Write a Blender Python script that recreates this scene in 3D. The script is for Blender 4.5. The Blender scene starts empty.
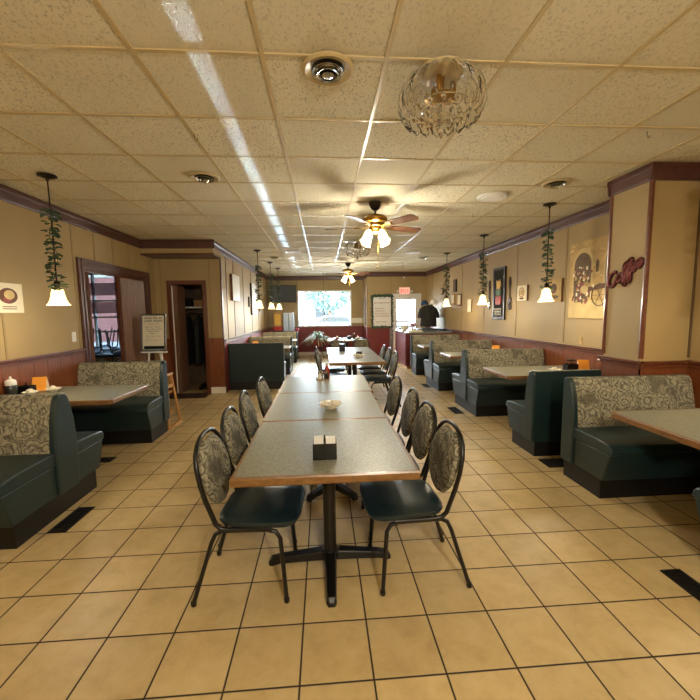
import bpy, bmesh, math, random
from mathutils import Vector, Matrix
random.seed(7)
PI = math.pi
SC = bpy.context.scene
COL = SC.collection
HC = 2.754
XL, XI, XR = -3.05, -1.88, 3.35
YB, YF, YE = 7.15, 13.2, 12.0        # back of the left bump-out, far wall, entry wall
YN = -3.2                            # wall behind the camera

# ------------------------------------------------------------------ materials
def lin(c):
    return tuple(((v/255)/12.92 if v/255 <= .04045 else ((v/255+.055)/1.055)**2.4) for v in c) + (1,)
MATS = {}
def new_mat(name):
    m = bpy.data.materials.new(name); m.use_nodes = True
    nt = m.node_tree; b = nt.nodes['Principled BSDF']
    return m, nt, b
def nd(nt, t, **kw):
    n = nt.nodes.new(t)
    for k, v in kw.items():
        if k in n.inputs: n.inputs[k].default_value = v
        else: setattr(n, k, v)
    return n
def ramp(nt, stops, interp='LINEAR'):
    r = nt.nodes.new('ShaderNodeValToRGB'); r.color_ramp.interpolation = interp
    while len(r.color_ramp.elements) < len(stops): r.color_ramp.elements.new(.5)
    for e, (p, c) in zip(r.color_ramp.elements, stops): e.position = p; e.color = c
    return r
def plain(name, c, rough=.5, metal=0., noise=.0, nscale=12., bump=0., coat=0., spec=.5):
    m, nt, b = new_mat(name); L = nt.links
    c = lin(c)
    b.inputs['Roughness'].default_value = rough; b.inputs['Metallic'].default_value = metal
    b.inputs['Coat Weight'].default_value = coat; b.inputs['Specular IOR Level'].default_value = spec
    tc = nd(nt, 'ShaderNodeTexCoord'); n = nd(nt, 'ShaderNodeTexNoise', Scale=nscale, Detail=4.)
    L.new(tc.outputs['Object'], n.inputs['Vector'])
    k = max(noise, .04)
    r = ramp(nt, [(.25, tuple(v*(1-k) for v in c[:3])+(1,)), (.75, tuple(min(1, v*(1+k)) for v in c[:3])+(1,))])
    L.new(n.outputs['Fac'], r.inputs['Fac']); L.new(r.outputs['Color'], b.inputs['Base Color'])
    if bump:
        bp = nd(nt, 'ShaderNodeBump', Strength=bump, Distance=.01)
        L.new(n.outputs['Fac'], bp.inputs['Height']); L.new(bp.outputs['Normal'], b.inputs['Normal'])
    MATS[name] = m; return m
def wood(name, c1, c2, rough=.35, scale=(1, 1, 1), coat=.2, freq=6.):
    m, nt, b = new_mat(name); L = nt.links
    tc = nd(nt, 'ShaderNodeTexCoord'); mp = nd(nt, 'ShaderNodeMapping'); mp.inputs['Scale'].default_value = scale
    n = nd(nt, 'ShaderNodeTexNoise', Scale=freq, Detail=6., Roughness=.6, Distortion=.6)
    L.new(tc.outputs['Object'], mp.inputs['Vector']); L.new(mp.outputs['Vector'], n.inputs['Vector'])
    r = ramp(nt, [(.3, lin(c1)), (.7, lin(c2))])
    L.new(n.outputs['Fac'], r.inputs['Fac']); L.new(r.outputs['Color'], b.inputs['Base Color'])
    b.inputs['Roughness'].default_value = rough; b.inputs['Coat Weight'].default_value = coat; b.inputs['Coat Roughness'].default_value = .25
    MATS[name] = m; return m
def emit(name, c, s, base=(240, 230, 200)):
    m, nt, b = new_mat(name)
    b.inputs['Base Color'].default_value = lin(base); b.inputs['Roughness'].default_value = .4
    b.inputs['Emission Color'].default_value = lin(c); b.inputs['Emission Strength'].default_value = s
    MATS[name] = m; return m
def glass(name, tint=(1, 1, 1, 1), gloss=.12, rough=.02):
    m = bpy.data.materials.new(name); m.use_nodes = True; nt = m.node_tree; nt.nodes.clear(); L = nt.links
    o = nd(nt, 'ShaderNodeOutputMaterial'); t = nd(nt, 'ShaderNodeBsdfTransparent'); g = nd(nt, 'ShaderNodeBsdfGlossy')
    t.inputs['Color'].default_value = tint; g.inputs['Roughness'].default_value = rough
    f = nd(nt, 'ShaderNodeFresnel', IOR=1.45); mx = nd(nt, 'ShaderNodeMixShader')
    a = nd(nt, 'ShaderNodeMath', operation='ADD'); a.inputs[1].default_value = gloss; a.use_clamp = True
    L.new(f.outputs[0], a.inputs[0]); L.new(a.outputs[0], mx.inputs[0])
    L.new(t.outputs[0], mx.inputs[1]); L.new(g.outputs[0], mx.inputs[2]); L.new(mx.outputs[0], o.inputs[0])
    MATS[name] = m; return m
def crystal(name):
    m, nt, b = new_mat(name)
    b.inputs['Base Color'].default_value = (.99, .98, .96, 1); b.inputs['Roughness'].default_value = .03; b.inputs['IOR'].default_value = 1.45; b.inputs['Transmission Weight'].default_value = 1.
    return m
def floral(name, dark, mid, light, scale=8.):
    m, nt, b = new_mat(name); L = nt.links
    tc = nd(nt, 'ShaderNodeTexCoord')
    n1 = nd(nt, 'ShaderNodeTexNoise', Scale=16., Detail=2.)
    L.new(tc.outputs['Object'], n1.inputs['Vector'])
    mixv = nd(nt, 'ShaderNodeMix', data_type='VECTOR'); mixv.inputs[0].default_value = .045
    L.new(tc.outputs['Object'], mixv.inputs[4]); L.new(n1.outputs['Color'], mixv.inputs[5])
    v = nd(nt, 'ShaderNodeTexVoronoi', Scale=scale, Randomness=.85); L.new(mixv.outputs[1], v.inputs['Vector'])
    ve = nd(nt, 'ShaderNodeTexVoronoi', Scale=scale, Randomness=.85, feature='DISTANCE_TO_EDGE'); L.new(mixv.outputs[1], ve.inputs['Vector'])
    vs = nd(nt, 'ShaderNodeTexVoronoi', Scale=scale*3.3); L.new(mixv.outputs[1], vs.inputs['Vector'])
    vse = nd(nt, 'ShaderNodeTexVoronoi', Scale=scale*3.3, feature='DISTANCE_TO_EDGE'); L.new(mixv.outputs[1], vse.inputs['Vector'])
    # petals: rings round each rose broken up by a finer cell pattern
    m1 = nd(nt, 'ShaderNodeMath', operation='MULTIPLY'); m1.inputs[1].default_value = 34.; L.new(v.outputs['Distance'], m1.inputs[0])
    m2 = nd(nt, 'ShaderNodeMath', operation='MULTIPLY_ADD'); m2.inputs[1].default_value = 7.; L.new(vs.outputs['Distance'], m2.inputs[0]); L.new(m1.outputs[0], m2.inputs[2])
    s = nd(nt, 'ShaderNodeMath', operation='SINE'); L.new(m2.outputs[0], s.inputs[0])
    r = ramp(nt, [(.0, lin(tuple(int(.5*a+.5*c) for a, c in zip(dark, mid)))), (.16, lin(mid)), (.5, lin(light)), (1., lin(light))])
    mr = nd(nt, 'ShaderNodeMapRange'); mr.inputs['From Min'].default_value = -1.; L.new(s.outputs[0], mr.inputs['Value']); L.new(mr.outputs[0], r.inputs['Fac'])
    # ground between the roses: olive leaves
    r2 = ramp(nt, [(.0, lin(dark)), (.3, lin(tuple(int(.45*a+.55*c) for a, c in zip(dark, mid)))), (1., lin(mid))]); L.new(vs.outputs['Distance'], r2.inputs['Fac'])
    step = ramp(nt, [(.62, (1, 1, 1, 1)), (.74, (0, 0, 0, 1))]); L.new(v.outputs['Distance'], step.inputs['Fac'])
    mx = nd(nt, 'ShaderNodeMix', data_type='RGBA'); L.new(step.outputs['Color'], mx.inputs[0]); L.new(r2.outputs['Color'], mx.inputs[6]); L.new(r.outputs['Color'], mx.inputs[7])
    ln = ramp(nt, [(.02, (.45, .45, .45, 1)), (.12, (1, 1, 1, 1))]); L.new(vse.outputs['Distance'], ln.inputs['Fac'])
    mu = nd(nt, 'ShaderNodeMix', data_type='RGBA', blend_type='MULTIPLY'); mu.inputs[0].default_value = .75
    L.new(mx.outputs[2], mu.inputs[6]); L.new(ln.outputs['Color'], mu.inputs[7]); L.new(mu.outputs[2], b.inputs['Base Color'])
    b.inputs['Roughness'].default_value = .75; b.inputs['Specular IOR Level'].default_value = .25
    MATS[name] = m; return m

def floor_mat():
    m, nt, b = new_mat('ceramic floor tile'); L = nt.links
    t = .305
    tc = nd(nt, 'ShaderNodeTexCoord'); sp = nd(nt, 'ShaderNodeSeparateXYZ'); L.new(tc.outputs['Object'], sp.inputs[0])
    def axis(i, off):
        a = nd(nt, 'ShaderNodeMath', operation='MULTIPLY_ADD'); a.inputs[1].default_value = 1/t; a.inputs[2].default_value = off
        L.new(sp.outputs[i], a.inputs[0])
        fr = nd(nt, 'ShaderNodeMath', operation='FRACT'); L.new(a.outputs[0], fr.inputs[0])
        pp = nd(nt, 'ShaderNodeMath', operation='PINGPONG'); pp.inputs[1].default_value = .5; L.new(a.outputs[0], pp.inputs[0])
        fl = nd(nt, 'ShaderNodeMath', operation='FLOOR'); L.new(a.outputs[0], fl.inputs[0])
        return pp, fl
    px, fx = axis(0, .409); py, fy = axis(1, -5.5202)
    mn = nd(nt, 'ShaderNodeMath', operation='MINIMUM'); L.new(px.outputs[0], mn.inputs[0]); L.new(py.outputs[0], mn.inputs[1])
    gro = ramp(nt, [(.010, (1, 1, 1, 1)), (.017, (0, 0, 0, 1))]); L.new(mn.outputs[0], gro.inputs['Fac'])
    cid = nd(nt, 'ShaderNodeCombineXYZ'); L.new(fx.outputs[0], cid.inputs[0]); L.new(fy.outputs[0], cid.inputs[1])
    wn = nd(nt, 'ShaderNodeTexWhiteNoise', noise_dimensions='3D'); L.new(cid.outputs[0], wn.inputs['Vector'])
    off = nd(nt, 'ShaderNodeVectorMath', operation='MULTIPLY_ADD'); off.inputs[1].default_value = (7, 7, 7)
    L.new(wn.outputs['Color'], off.inputs[0]); L.new(tc.outputs['Object'], off.inputs[2])
    n = nd(nt, 'ShaderNodeTexNoise', Scale=7., Detail=7., Roughness=.68, Distortion=.3); L.new(off.outputs[0], n.inputs['Vector'])
    r = ramp(nt, [(.3, lin((180, 155, 108))), (.52, lin((196, 171, 122))), (.75, lin((206, 183, 138)))]); L.new(n.outputs['Fac'], r.inputs['Fac'])
    hs = nd(nt, 'ShaderNodeHueSaturation'); L.new(r.outputs['Color'], hs.inputs['Color'])
    mr = nd(nt, 'ShaderNodeMapRange'); mr.inputs['To Min'].default_value = .9; mr.inputs['To Max'].default_value = 1.06
    L.new(wn.outputs['Value'], mr.inputs['Value']); L.new(mr.outputs[0], hs.inputs['Value'])
    mx = nd(nt, 'ShaderNodeMix', data_type='RGBA'); L.new(gro.outputs['Color'], mx.inputs[0]); L.new(hs.outputs['Color'], mx.inputs[6]); mx.inputs[7].default_value = lin((46, 34, 22))
    L.new(mx.outputs[2], b.inputs['Base Color'])
    rr = nd(nt, 'ShaderNodeMapRange'); rr.inputs['To Min'].default_value = .3; rr.inputs['To Max'].default_value = .48; L.new(n.outputs['Fac'], rr.inputs['Value'])
    ra = nd(nt, 'ShaderNodeMath', operation='MAXIMUM'); L.new(rr.outputs[0], ra.inputs[0]); L.new(gro.outputs['Color'], ra.inputs[1]); L.new(ra.outputs[0], b.inputs['Roughness'])
    h = nd(nt, 'ShaderNodeMath', operation='SUBTRACT'); L.new(n.outputs['Fac'], h.inputs[0]); L.new(gro.outputs['Color'], h.inputs[1])
    bp = nd(nt, 'ShaderNodeBump', Strength=.35, Distance=.006); L.new(h.outputs[0], bp.inputs['Height']); L.new(bp.outputs['Normal'], b.inputs['Normal'])
    return m
def ceil_mat():
    m, nt, b = new_mat('acoustic ceiling tile'); L = nt.links
    tc = nd(nt, 'ShaderNodeTexCoord'); sp = nd(nt, 'ShaderNodeSeparateXYZ'); L.new(tc.outputs['Object'], sp.inputs[0])
    def fl(i, off):
        a = nd(nt, 'ShaderNodeMath', operation='MULTIPLY_ADD'); a.inputs[1].default_value = 1/.61; a.inputs[2].default_value = off
        L.new(sp.outputs[i], a.inputs[0]); f = nd(nt, 'ShaderNodeMath', operation='FLOOR'); L.new(a.outputs[0], f.inputs[0]); return f
    fx = fl(0, .443); fy = fl(1, -3.232)
    cid = nd(nt, 'ShaderNodeCombineXYZ'); L.new(fx.outputs[0], cid.inputs[0]); L.new(fy.outputs[0], cid.inputs[1])
    wn = nd(nt, 'ShaderNodeTexWhiteNoise', noise_dimensions='3D'); L.new(cid.outputs[0], wn.inputs['Vector'])
    mp = nd(nt, 'ShaderNodeMapping'); mp.inputs['Scale'].default_value = (60, 34, 40); L.new(tc.outputs['Object'], mp.inputs['Vector'])
    n = nd(nt, 'ShaderNodeTexNoise', Scale=1.6, Detail=3., Roughness=.6); L.new(mp.outputs['Vector'], n.inputs['Vector'])
    pit = ramp(nt, [(.36, (0, 0, 0, 1)), (.45, (1, 1, 1, 1))]); L.new(n.outputs['Fac'], pit.inputs['Fac'])
    # some tiles are pitted, some nearly smooth
    amt = nd(nt, 'ShaderNodeMapRange'); amt.inputs['To Min'].default_value = .12; amt.inputs['To Max'].default_value = .6; L.new(wn.outputs['Value'], amt.inputs['Value'])
    n2 = nd(nt, 'ShaderNodeTexNoise', Scale=.8, Detail=3.); L.new(tc.outputs['Object'], n2.inputs['Vector'])
    base = ramp(nt, [(.3, lin((222, 212, 182))), (.7, lin((234, 226, 200)))]); L.new(n2.outputs['Fac'], base.inputs['Fac'])
    mu = nd(nt, 'ShaderNodeMix', data_type='RGBA', blend_type='MULTIPLY'); L.new(amt.outputs[0], mu.inputs[0]); L.new(base.outputs['Color'], mu.inputs[6]); L.new(pit.outputs['Color'], mu.inputs[7])
    hs = nd(nt, 'ShaderNodeHueSaturation'); mr = nd(nt, 'ShaderNodeMapRange'); mr.inputs['To Min'].default_value = .9; mr.inputs['To Max'].default_value = 1.03
    L.new(wn.outputs['Value'], mr.inputs['Value']); L.new(mr.outputs[0], hs.inputs['Value']); L.new(mu.outputs[2], hs.inputs['Color'])
    L.new(hs.outputs['Color'], b.inputs['Base Color']); b.inputs['Roughness'].default_value = .85; b.inputs['Specular IOR Level'].default_value = .2
    bp = nd(nt, 'ShaderNodeBump', Strength=.5, Distance=.004); L.new(pit.outputs['Color'], bp.inputs['Height']); L.new(bp.outputs['Normal'], b.inputs['Normal'])
    return m
def laminate():
    m, nt, b = new_mat('speckled laminate'); L = nt.links
    tc = nd(nt, 'ShaderNodeTexCoord'); n = nd(nt, 'ShaderNodeTexNoise', Scale=70., Detail=5., Roughness=.7); L.new(tc.outputs['Object'], n.inputs['Vector'])
    r = ramp(nt, [(.3, lin((98, 98, 84))), (.55, lin((130, 129, 112))), (.75, lin((156, 154, 136)))]); L.new(n.outputs['Fac'], r.inputs['Fac'])
    L.new(r.outputs['Color'], b.inputs['Base Color']); b.inputs['Roughness'].default_value = .38
    return m

M = {}
M['floor'] = floor_mat(); M['ceil'] = ceil_mat(); M['lam'] = laminate()
M['wall'] = plain('tan wall panel', (166, 142, 96), .55, noise=.06, nscale=2.5)
M['seam'] = plain('tan panel batten', (150, 126, 80), .45)
M['darkseam'] = plain('dark panel seam', (96, 74, 48), .6)
M['mahog'] = wood('mahogany panelling', (102, 52, 26), (136, 76, 40), .35, (9, 9, .7), .25)
M['rail'] = wood('mahogany rail', (82, 40, 22), (114, 60, 34), .28, (6, .6, 6), .5)
M['crown'] = wood('dark red crown moulding', (66, 34, 26), (88, 48, 36), .42, (3, .5, 3), .3)
M['redwall'] = plain('dark red painted wainscot', (112, 34, 30), .5, noise=.08)
M['tbar'] = plain('yellowed ceiling grid', (196, 176, 130), .3, noise=.05)
M['vinyl'] = plain('dark green vinyl', (26, 46, 48), .36, noise=.1, nscale=5, bump=.05)
M['seatv'] = plain('green chair vinyl', (18, 36, 42), .3, noise=.08)
M['plinth'] = plain('black plinth', (9, 9, 9), .5)
M['metal'] = plain('black enamelled steel', (13, 12, 12), .32)
M['oak'] = wood('oak table edge', (104, 70, 36), (134, 96, 52), .35, (3, 3, 12), .3)
M['pine'] = wood('pale pine', (176, 126, 70), (205, 154, 92), .45, (8, 8, 1), .1)
M['roses'] = floral('rose tapestry', (74, 70, 58), (120, 115, 97), (154, 147, 126), 6.6)
M['roses2'] = floral('grey rose tapestry', (58, 56, 46), (118, 113, 95), (150, 144, 124), 7.5)
M['cream'] = plain('cream ceramic', (238, 231, 214), .3)
M['white'] = plain('white paint', (232, 230, 224), .45)
M['paper'] = plain('paper', (232, 222, 196), .8)
M['matte'] = plain('matte black print', (26, 22, 22), .9)
M['packet'] = plain('white packet paper', (236, 234, 228), .7)
M['black'] = plain('black plastic', (16, 16, 17), .35)
M['brass'] = plain('antique brass', (168, 128, 60), .28, 1., noise=.1)
M['bronze'] = plain('dark bronze', (52, 44, 36), .35, .8)
M['chrome'] = plain('chrome', (210, 208, 200), .18, 1.)
M['iron'] = plain('black cast iron', (20, 17, 15), .45)
M['leaf'] = plain('ivy leaf', (72, 94, 70), .6, noise=.3, nscale=30)
M['leaf2'] = plain('pale leaf', (150, 166, 132), .6, noise=.25, nscale=20)
M['blade'] = wood('fan blade walnut', (84, 52, 34), (116, 76, 50), .4, (2, 8, 8), .2)
M['shade'] = emit('lit frosted shade', (255, 222, 150), 2.2)
M['tulip'] = emit('lit tulip glass', (255, 226, 165), 2.4)
M['dimpane'] = glass('dimming window glass', (.26, .31, .36, 1), .03)  # tint added to dim the bright view through the side room window
M['pane'] = glass('window glass', gloss=.03)
M['crystal'] = crystal('clear crystal')
M['orange'] = plain('orange card', (232, 150, 40), .6)
M['maroon'] = plain('maroon painted wood', (140, 66, 62), .55)
M['tan'] = plain('tan box', (176, 136, 84), .7, noise=.2)
M['tv'] = plain('television plastic', (20, 22, 24), .25)
M['accord'] = wood('brown folding door', (88, 58, 44), (136, 98, 76), .4, (14, 14, .6), .1)
M['redprint'] = plain('red print', (176, 44, 36), .5)
M['green'] = plain('green print', (66, 104, 66), .5)
M['yellow'] = plain('yellow print', (222, 176, 70), .5)
M['brown'] = plain('brown print', (96, 60, 38), .6, noise=.3)
M['ochre'] = plain('ochre print', (190, 158, 100), .7, noise=.25, nscale=9)
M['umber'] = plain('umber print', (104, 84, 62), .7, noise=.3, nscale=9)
M['sand'] = plain('sand print', (206, 180, 124), .7, noise=.2, nscale=7)
M['navy'] = plain('navy cloth', (44, 66, 110), .8)
M['cloth'] = plain('dark patterned cloth', (46, 46, 44), .85, noise=.8, nscale=35)
M['darkcloth'] = plain('charcoal cloth', (30, 30, 36), .85, noise=.3)
M['ink'] = plain('marker ink', (40, 30, 34), .7)
M['redink'] = plain('red marker ink', (150, 50, 44), .7)
M['brick'] = plain('red brick', (104, 58, 48), .8, noise=.25)
M['asphalt'] = plain('asphalt', (120, 120, 122), .9, noise=.1)
M['facade'] = plain('pale stucco', (220, 216, 206), .9)
M['tree'] = plain('tree foliage', (84, 120, 116), .8, noise=.4)
M['bark'] = plain('bark', (80, 64, 50), .9)
M['car'] = plain('car paint', (70, 110, 130), .3, coat=.5)
M['carglass'] = plain('car window', (20, 26, 30), .15)
M['ketchup'] = plain('ketchup', (140, 30, 22), .3)
M['syrup'] = plain('dark syrup', (40, 40, 34), .25)
M['spattern'] = plain('black and white print', (120, 118, 112), .7, noise=1., nscale=26)
M['blind'] = plain('red blind slats', (150, 76, 60), .6)
def exit_face():
    return emit('exit sign face', (255, 120, 104), .9, (240, 220, 214))
M['exitface'] = exit_face(); M['exitred'] = emit('lit exit letters', (255, 24, 30), 1.4, (200, 20, 20))

# ------------------------------------------------------------------ mesh helpers
class MB:
    def __init__(s): s.bm = bmesh.new()
    def box(s, x0, x1, y0, y1, z0, z1, bev=0., mi=0, mat=None):
        r = bmesh.ops.create_cube(s.bm, size=1.)
        vs = r['verts']; c = Vector(((x0+x1)/2, (y0+y1)/2, (z0+z1)/2)); d = (abs(x1-x0), abs(y1-y0), abs(z1-z0))
        for v in vs: v.co = Vector((v.co.x*d[0], v.co.y*d[1], v.co.z*d[2])) + c
        if bev:
            es = list({e for v in vs for e in v.link_edges})
            q = bmesh.ops.bevel(s.bm, geom=es, offset=bev, segments=2, affect='EDGES', profile=.7)
            vs = list({v for f in q['faces'] for v in f.verts} | {v for v in vs if v.is_valid})
        if mat is not None: bmesh.ops.transform(s.bm, matrix=mat, verts=vs)
        for f in {f for v in vs for f in v.link_faces}: f.material_index = mi
        return s
    def ring(s, pts): return [s.bm.verts.new(p) for p in pts]
    def skin(s, rings, close=True, cap0=True, cap1=True, mi=0):
        for a, b in zip(rings, rings[1:]):
            n = len(a)
            for i in range(n if close else n-1):
                try: f = s.bm.faces.new((a[i], a[(i+1) % n], b[(i+1) % n], b[i])); f.material_index = mi
                except ValueError: pass
        for on, r in ((cap0, rings[0][::-1]), (cap1, rings[-1])):
            if on and len(r) > 2:
                try: f = s.bm.faces.new(r); f.material_index = mi
                except ValueError: pass
        return s
    def tube(s, pts, r, n=10, cap=True, flat=1.):
        pts = [Vector(p) for p in pts]; rs = r if isinstance(r, (list, tuple)) else [r]*len(pts)
        rings = []; up = None
        for i, p in enumerate(pts):
            t = (pts[min(i+1, len(pts)-1)] - pts[max(i-1, 0)]).normalized()
            if up is None:
                up = Vector((0, 0, 1)) if abs(t.z) < .9 else Vector((1, 0, 0))
            a = t.cross(up)
            if a.length < 1e-5: a = t.cross(Vector((0, 1, 0)))
            a.normalize(); b = a.cross(t).normalized(); up = b
            rings.append(s.ring([p + a*math.cos(2*PI*k/n)*rs[i] + b*math.sin(2*PI*k/n)*rs[i]*flat for k in range(n)]))
        return s.skin(rings, cap0=cap, cap1=cap)
    def lathe(s, prof, c=(0, 0, 0), n=24, cap0=True, cap1=True, mat=None):
        rings = []
        for r, z in prof:
            rings.append(s.ring([Vector((r*math.cos(2*PI*k/n), r*math.sin(2*PI*k/n), z)) + (Vector(c) if mat is None else Vector((0, 0, 0))) for k in range(n)]))
        s.skin(rings, cap0=cap0, cap1=cap1)
        if mat is not None: bmesh.ops.transform(s.bm, matrix=mat, verts=[v for r in rings for v in r])
        return s
    def prism(s, poly, axis, a, b, mi=0):
        def P(u, v, w):
            return {'x': (w, u, v), 'y': (u, w, v), 'z': (u, v, w)}[axis]
        r0 = s.ring([P(u, v, a) for u, v in poly]); r1 = s.ring([P(u, v, b) for u, v in poly])
        return s.skin([r0, r1], mi=mi)
    def ball(s, c, r, sc=(1, 1, 1), sub=2):
        q = bmesh.ops.create_icosphere(s.bm, subdivisions=sub, radius=r)
        for v in q['verts']: v.co = Vector((v.co.x*sc[0], v.co.y*sc[1], v.co.z*sc[2])) + Vector(c)
        return s
    def leaf(s, p, d, L, w, up=Vector((0, 0, 1))):
        d = Vector(d).normalized(); a = d.cross(up)
        a = a.normalized() if a.length > 1e-4 else Vector((1, 0, 0))
        p = Vector(p); nrm = a.cross(d)*.15*L
        v = s.ring([p, p+d*L*.35+a*w/2+nrm, p+d*L*.75+a*w*.4+nrm, p+d*L, p+d*L*.75-a*w*.4+nrm, p+d*L*.35-a*w/2+nrm])
        s.bm.faces.new((v[0], v[1], v[2], v[3])); s.bm.faces.new((v[0], v[3], v[4], v[5])); return s
    def build(s, name, mat, parent=None, smooth=False, bevel=0., loc=None):
        bmesh.ops.remove_doubles(s.bm, verts=s.bm.verts, dist=1e-6)
        bmesh.ops.recalc_face_normals(s.bm, faces=s.bm.faces)
        me = bpy.data.meshes.new(name); s.bm.to_mesh(me); s.bm.free()
        for mm in (mat if isinstance(mat, (list, tuple)) else [mat]): me.materials.append(M[mm] if isinstance(mm, str) else mm)
        if smooth:
            for p in me.polygons: p.use_smooth = True
            try: me.set_sharp_from_angle(angle=math.radians(40))
            except Exception: pass
        o = bpy.data.objects.new(name, me); COL.objects.link(o)
        if parent is not None: o.parent = parent
        if loc is not None: o.location = loc
        if bevel:
            b = o.modifiers.new('bevel', 'BEVEL'); b.width = bevel; b.segments = 2; b.limit_method = 'ANGLE'
        return o
def tag(o, label, cat, group=None):
    o['label'] = label; o['category'] = cat
    if group: o['group'] = group
    elif 'group' in o: del o['group']
    return o
def thing(name, label, cat, loc=(0, 0, 0), rz=0., group=None):
    o = bpy.data.objects.new(name, None); COL.objects.link(o); o.location = loc; o.rotation_euler = (0, 0, rz)
    o.empty_display_size = .1
    return tag(o, label, cat, group)
def struct(o):
    o['kind'] = 'structure'; return o
def copy_tree(o, parent=None):
    c = o.copy(); COL.objects.link(c)
    if parent is not None: c.parent = parent
    for ch in list(o.children): copy_tree(ch, c)
    return c
def place(root, loc, rz, label, group=None):
    c = copy_tree(root); c.location = loc; c.rotation_euler = (0, 0, rz); tag(c, label, root['category'], group); return c

# ------------------------------------------------------------------ the room
struct(MB().box(-8, XR+.12, YN-.1, YF+.12, -.1, 0).build('floor', 'floor'))
struct(MB().box(-8, XR+.12, YN-.1, YF+.12, HC+.006, HC+.1).build('ceiling', 'ceil'))
g = MB()
x = -.27-.61*13
while x < XR: 
    if x > XL-.3: g.box(x-.011, x+.011, YN, YF, HC-.001, HC+.012)
    x += .61
y = 1.972-.61*9
while y < YF:
    g.box(XL, XR, y-.011, y+.011, HC-.0005, HC+.012); y += .61
struct(g.build('trim_1', 'tbar'))
RB = .955   # bottom of chair rail right
# right wall
P1_ = 3.63
struct(MB().box(XR, XR+.1, YN, YE+.1, 0, HC+.05).build('wall_right', 'wall'))
w = MB(); w.box(XR-.015, XR, P1_, YE, 0, RB)
for k in range(40):
    yy = 3.75+k*.2
    if yy < YE: w.box(XR-.018, XR-.015, yy-.003, yy+.003, .1, RB)
struct(w.build('trim_2', 'mahog'))
w = MB(); w.box(XR-.015, XR, YN, 3.18, 0, RB); struct(w.build('trim_3', 'mahog'))
def rail_y(x, s, y0, y1, z0, zt):   # rail along y on a wall at x, s = direction into the room
    m = MB()
    prof = [(0, z0), (.028, z0), (.028, z0+.02), (.02, z0+.03), (.02, zt-.03), (.045, zt-.018), (.045, zt), (0, zt)]
    r0 = m.ring([(x+s*u, y0, v) for u, v in prof]); r1 = m.ring([(x+s*u, y1, v) for u, v in prof]); m.skin([r0, r1]); return m
def rail_x(y, s, x0, x1, z0, zt):
    m = MB()
    prof = [(0, z0), (.028, z0), (.028, z0+.02), (.02, z0+.03), (.02, zt-.03), (.045, zt-.018), (.045, zt), (0, zt)]
    r0 = m.ring([(x0, y+s*u, v) for u, v in prof]); r1 = m.ring([(x1, y+s*u, v) for u, v in prof]); m.skin([r0, r1]); return m
struct(rail_y(XR, -1, P1_, YE, RB, 1.025).build('trim_4', 'rail'))
struct(rail_y(XR, -1, YN, 3.18, RB, 1.025).build('trim_5', 'rail'))
w = MB()
for yy in (4.99, 6.30, 7.60, 8.85, 10.1, 11.3): w.box(XR-.008, XR, yy-.014, yy+.014, 1.05, 2.62)
struct(w.build('trim_6', 'seam'))
def crown_y(x, s, y0, y1):
    m = MB(); prof = [(0, 2.612), (.014, 2.612), (.02, 2.63), (.026, 2.70), (.034, 2.715), (.034, HC), (0, HC)]
    r0 = m.ring([(x+s*u, y0, v) for u, v in prof]); r1 = m.ring([(x+s*u, y1, v) for u, v in prof]); return m.skin([r0, r1])
def crown_x(y, s, x0, x1):
    m = MB(); prof = [(0, 2.612), (.014, 2.612), (.02, 2.63), (.026, 2.70), (.034, 2.715), (.034, HC), (0, HC)]
    r0 = m.ring([(x0, y+s*u, v) for u, v in prof]); r1 = m.ring([(x1, y+s*u, v) for u, v in prof]); return m.skin([r0, r1])
struct(crown_y(XR, -1, P1_, YE).build('trim_7', 'crown'))
struct(crown_y(XR, -1, YN, 3.18).build('trim_8', 'crown'))
# pilaster with wooden corner beads
PX, P0, P1 = 2.88, 3.18, 3.63
struct(MB().box(PX, XR, P0, P1, 0, HC).build('wall_pilaster', 'wall'))
w = MB(); w.box(PX-.012, PX, P0-.012, P1+.012, 0, RB); w.box(PX-.012, XR, P0-.012, P0, 0, RB); w.box(PX-.012, XR, P1, P1+.012, 0, RB); struct(w.build('trim_9', 'mahog'))
struct(rail_y(PX-.001, -1, P0-.046, P1+.046, RB, 1.025).build('trim_10', 'rail'))
struct(rail_x(P0-.001, -1, PX-.03, XR, RB, 1.025).build('trim_11', 'rail'))
struct(crown_y(PX, -1, P0-.031, P1+.031).build('trim_12', 'crown'))
struct(crown_x(P0, -1, PX-.031, XR).build('trim_13', 'crown'))
struct(crown_x(P1, 1, PX-.034, XR).build('trim_14', 'crown'))
for i, yy in enumerate((P0, P1)):
    w = MB(); w.tube([(PX+.004, yy, 1.05), (PX+.004, yy, 2.62)], .021, 12); struct(w.build('trim_%d' % (15+i), 'oak' if 0 else 'rail'))
struct(MB().box(XR-.014, XR, P0-.014, P0, 1.05, 2.62).build('trim_17', 'darkseam'))
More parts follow.
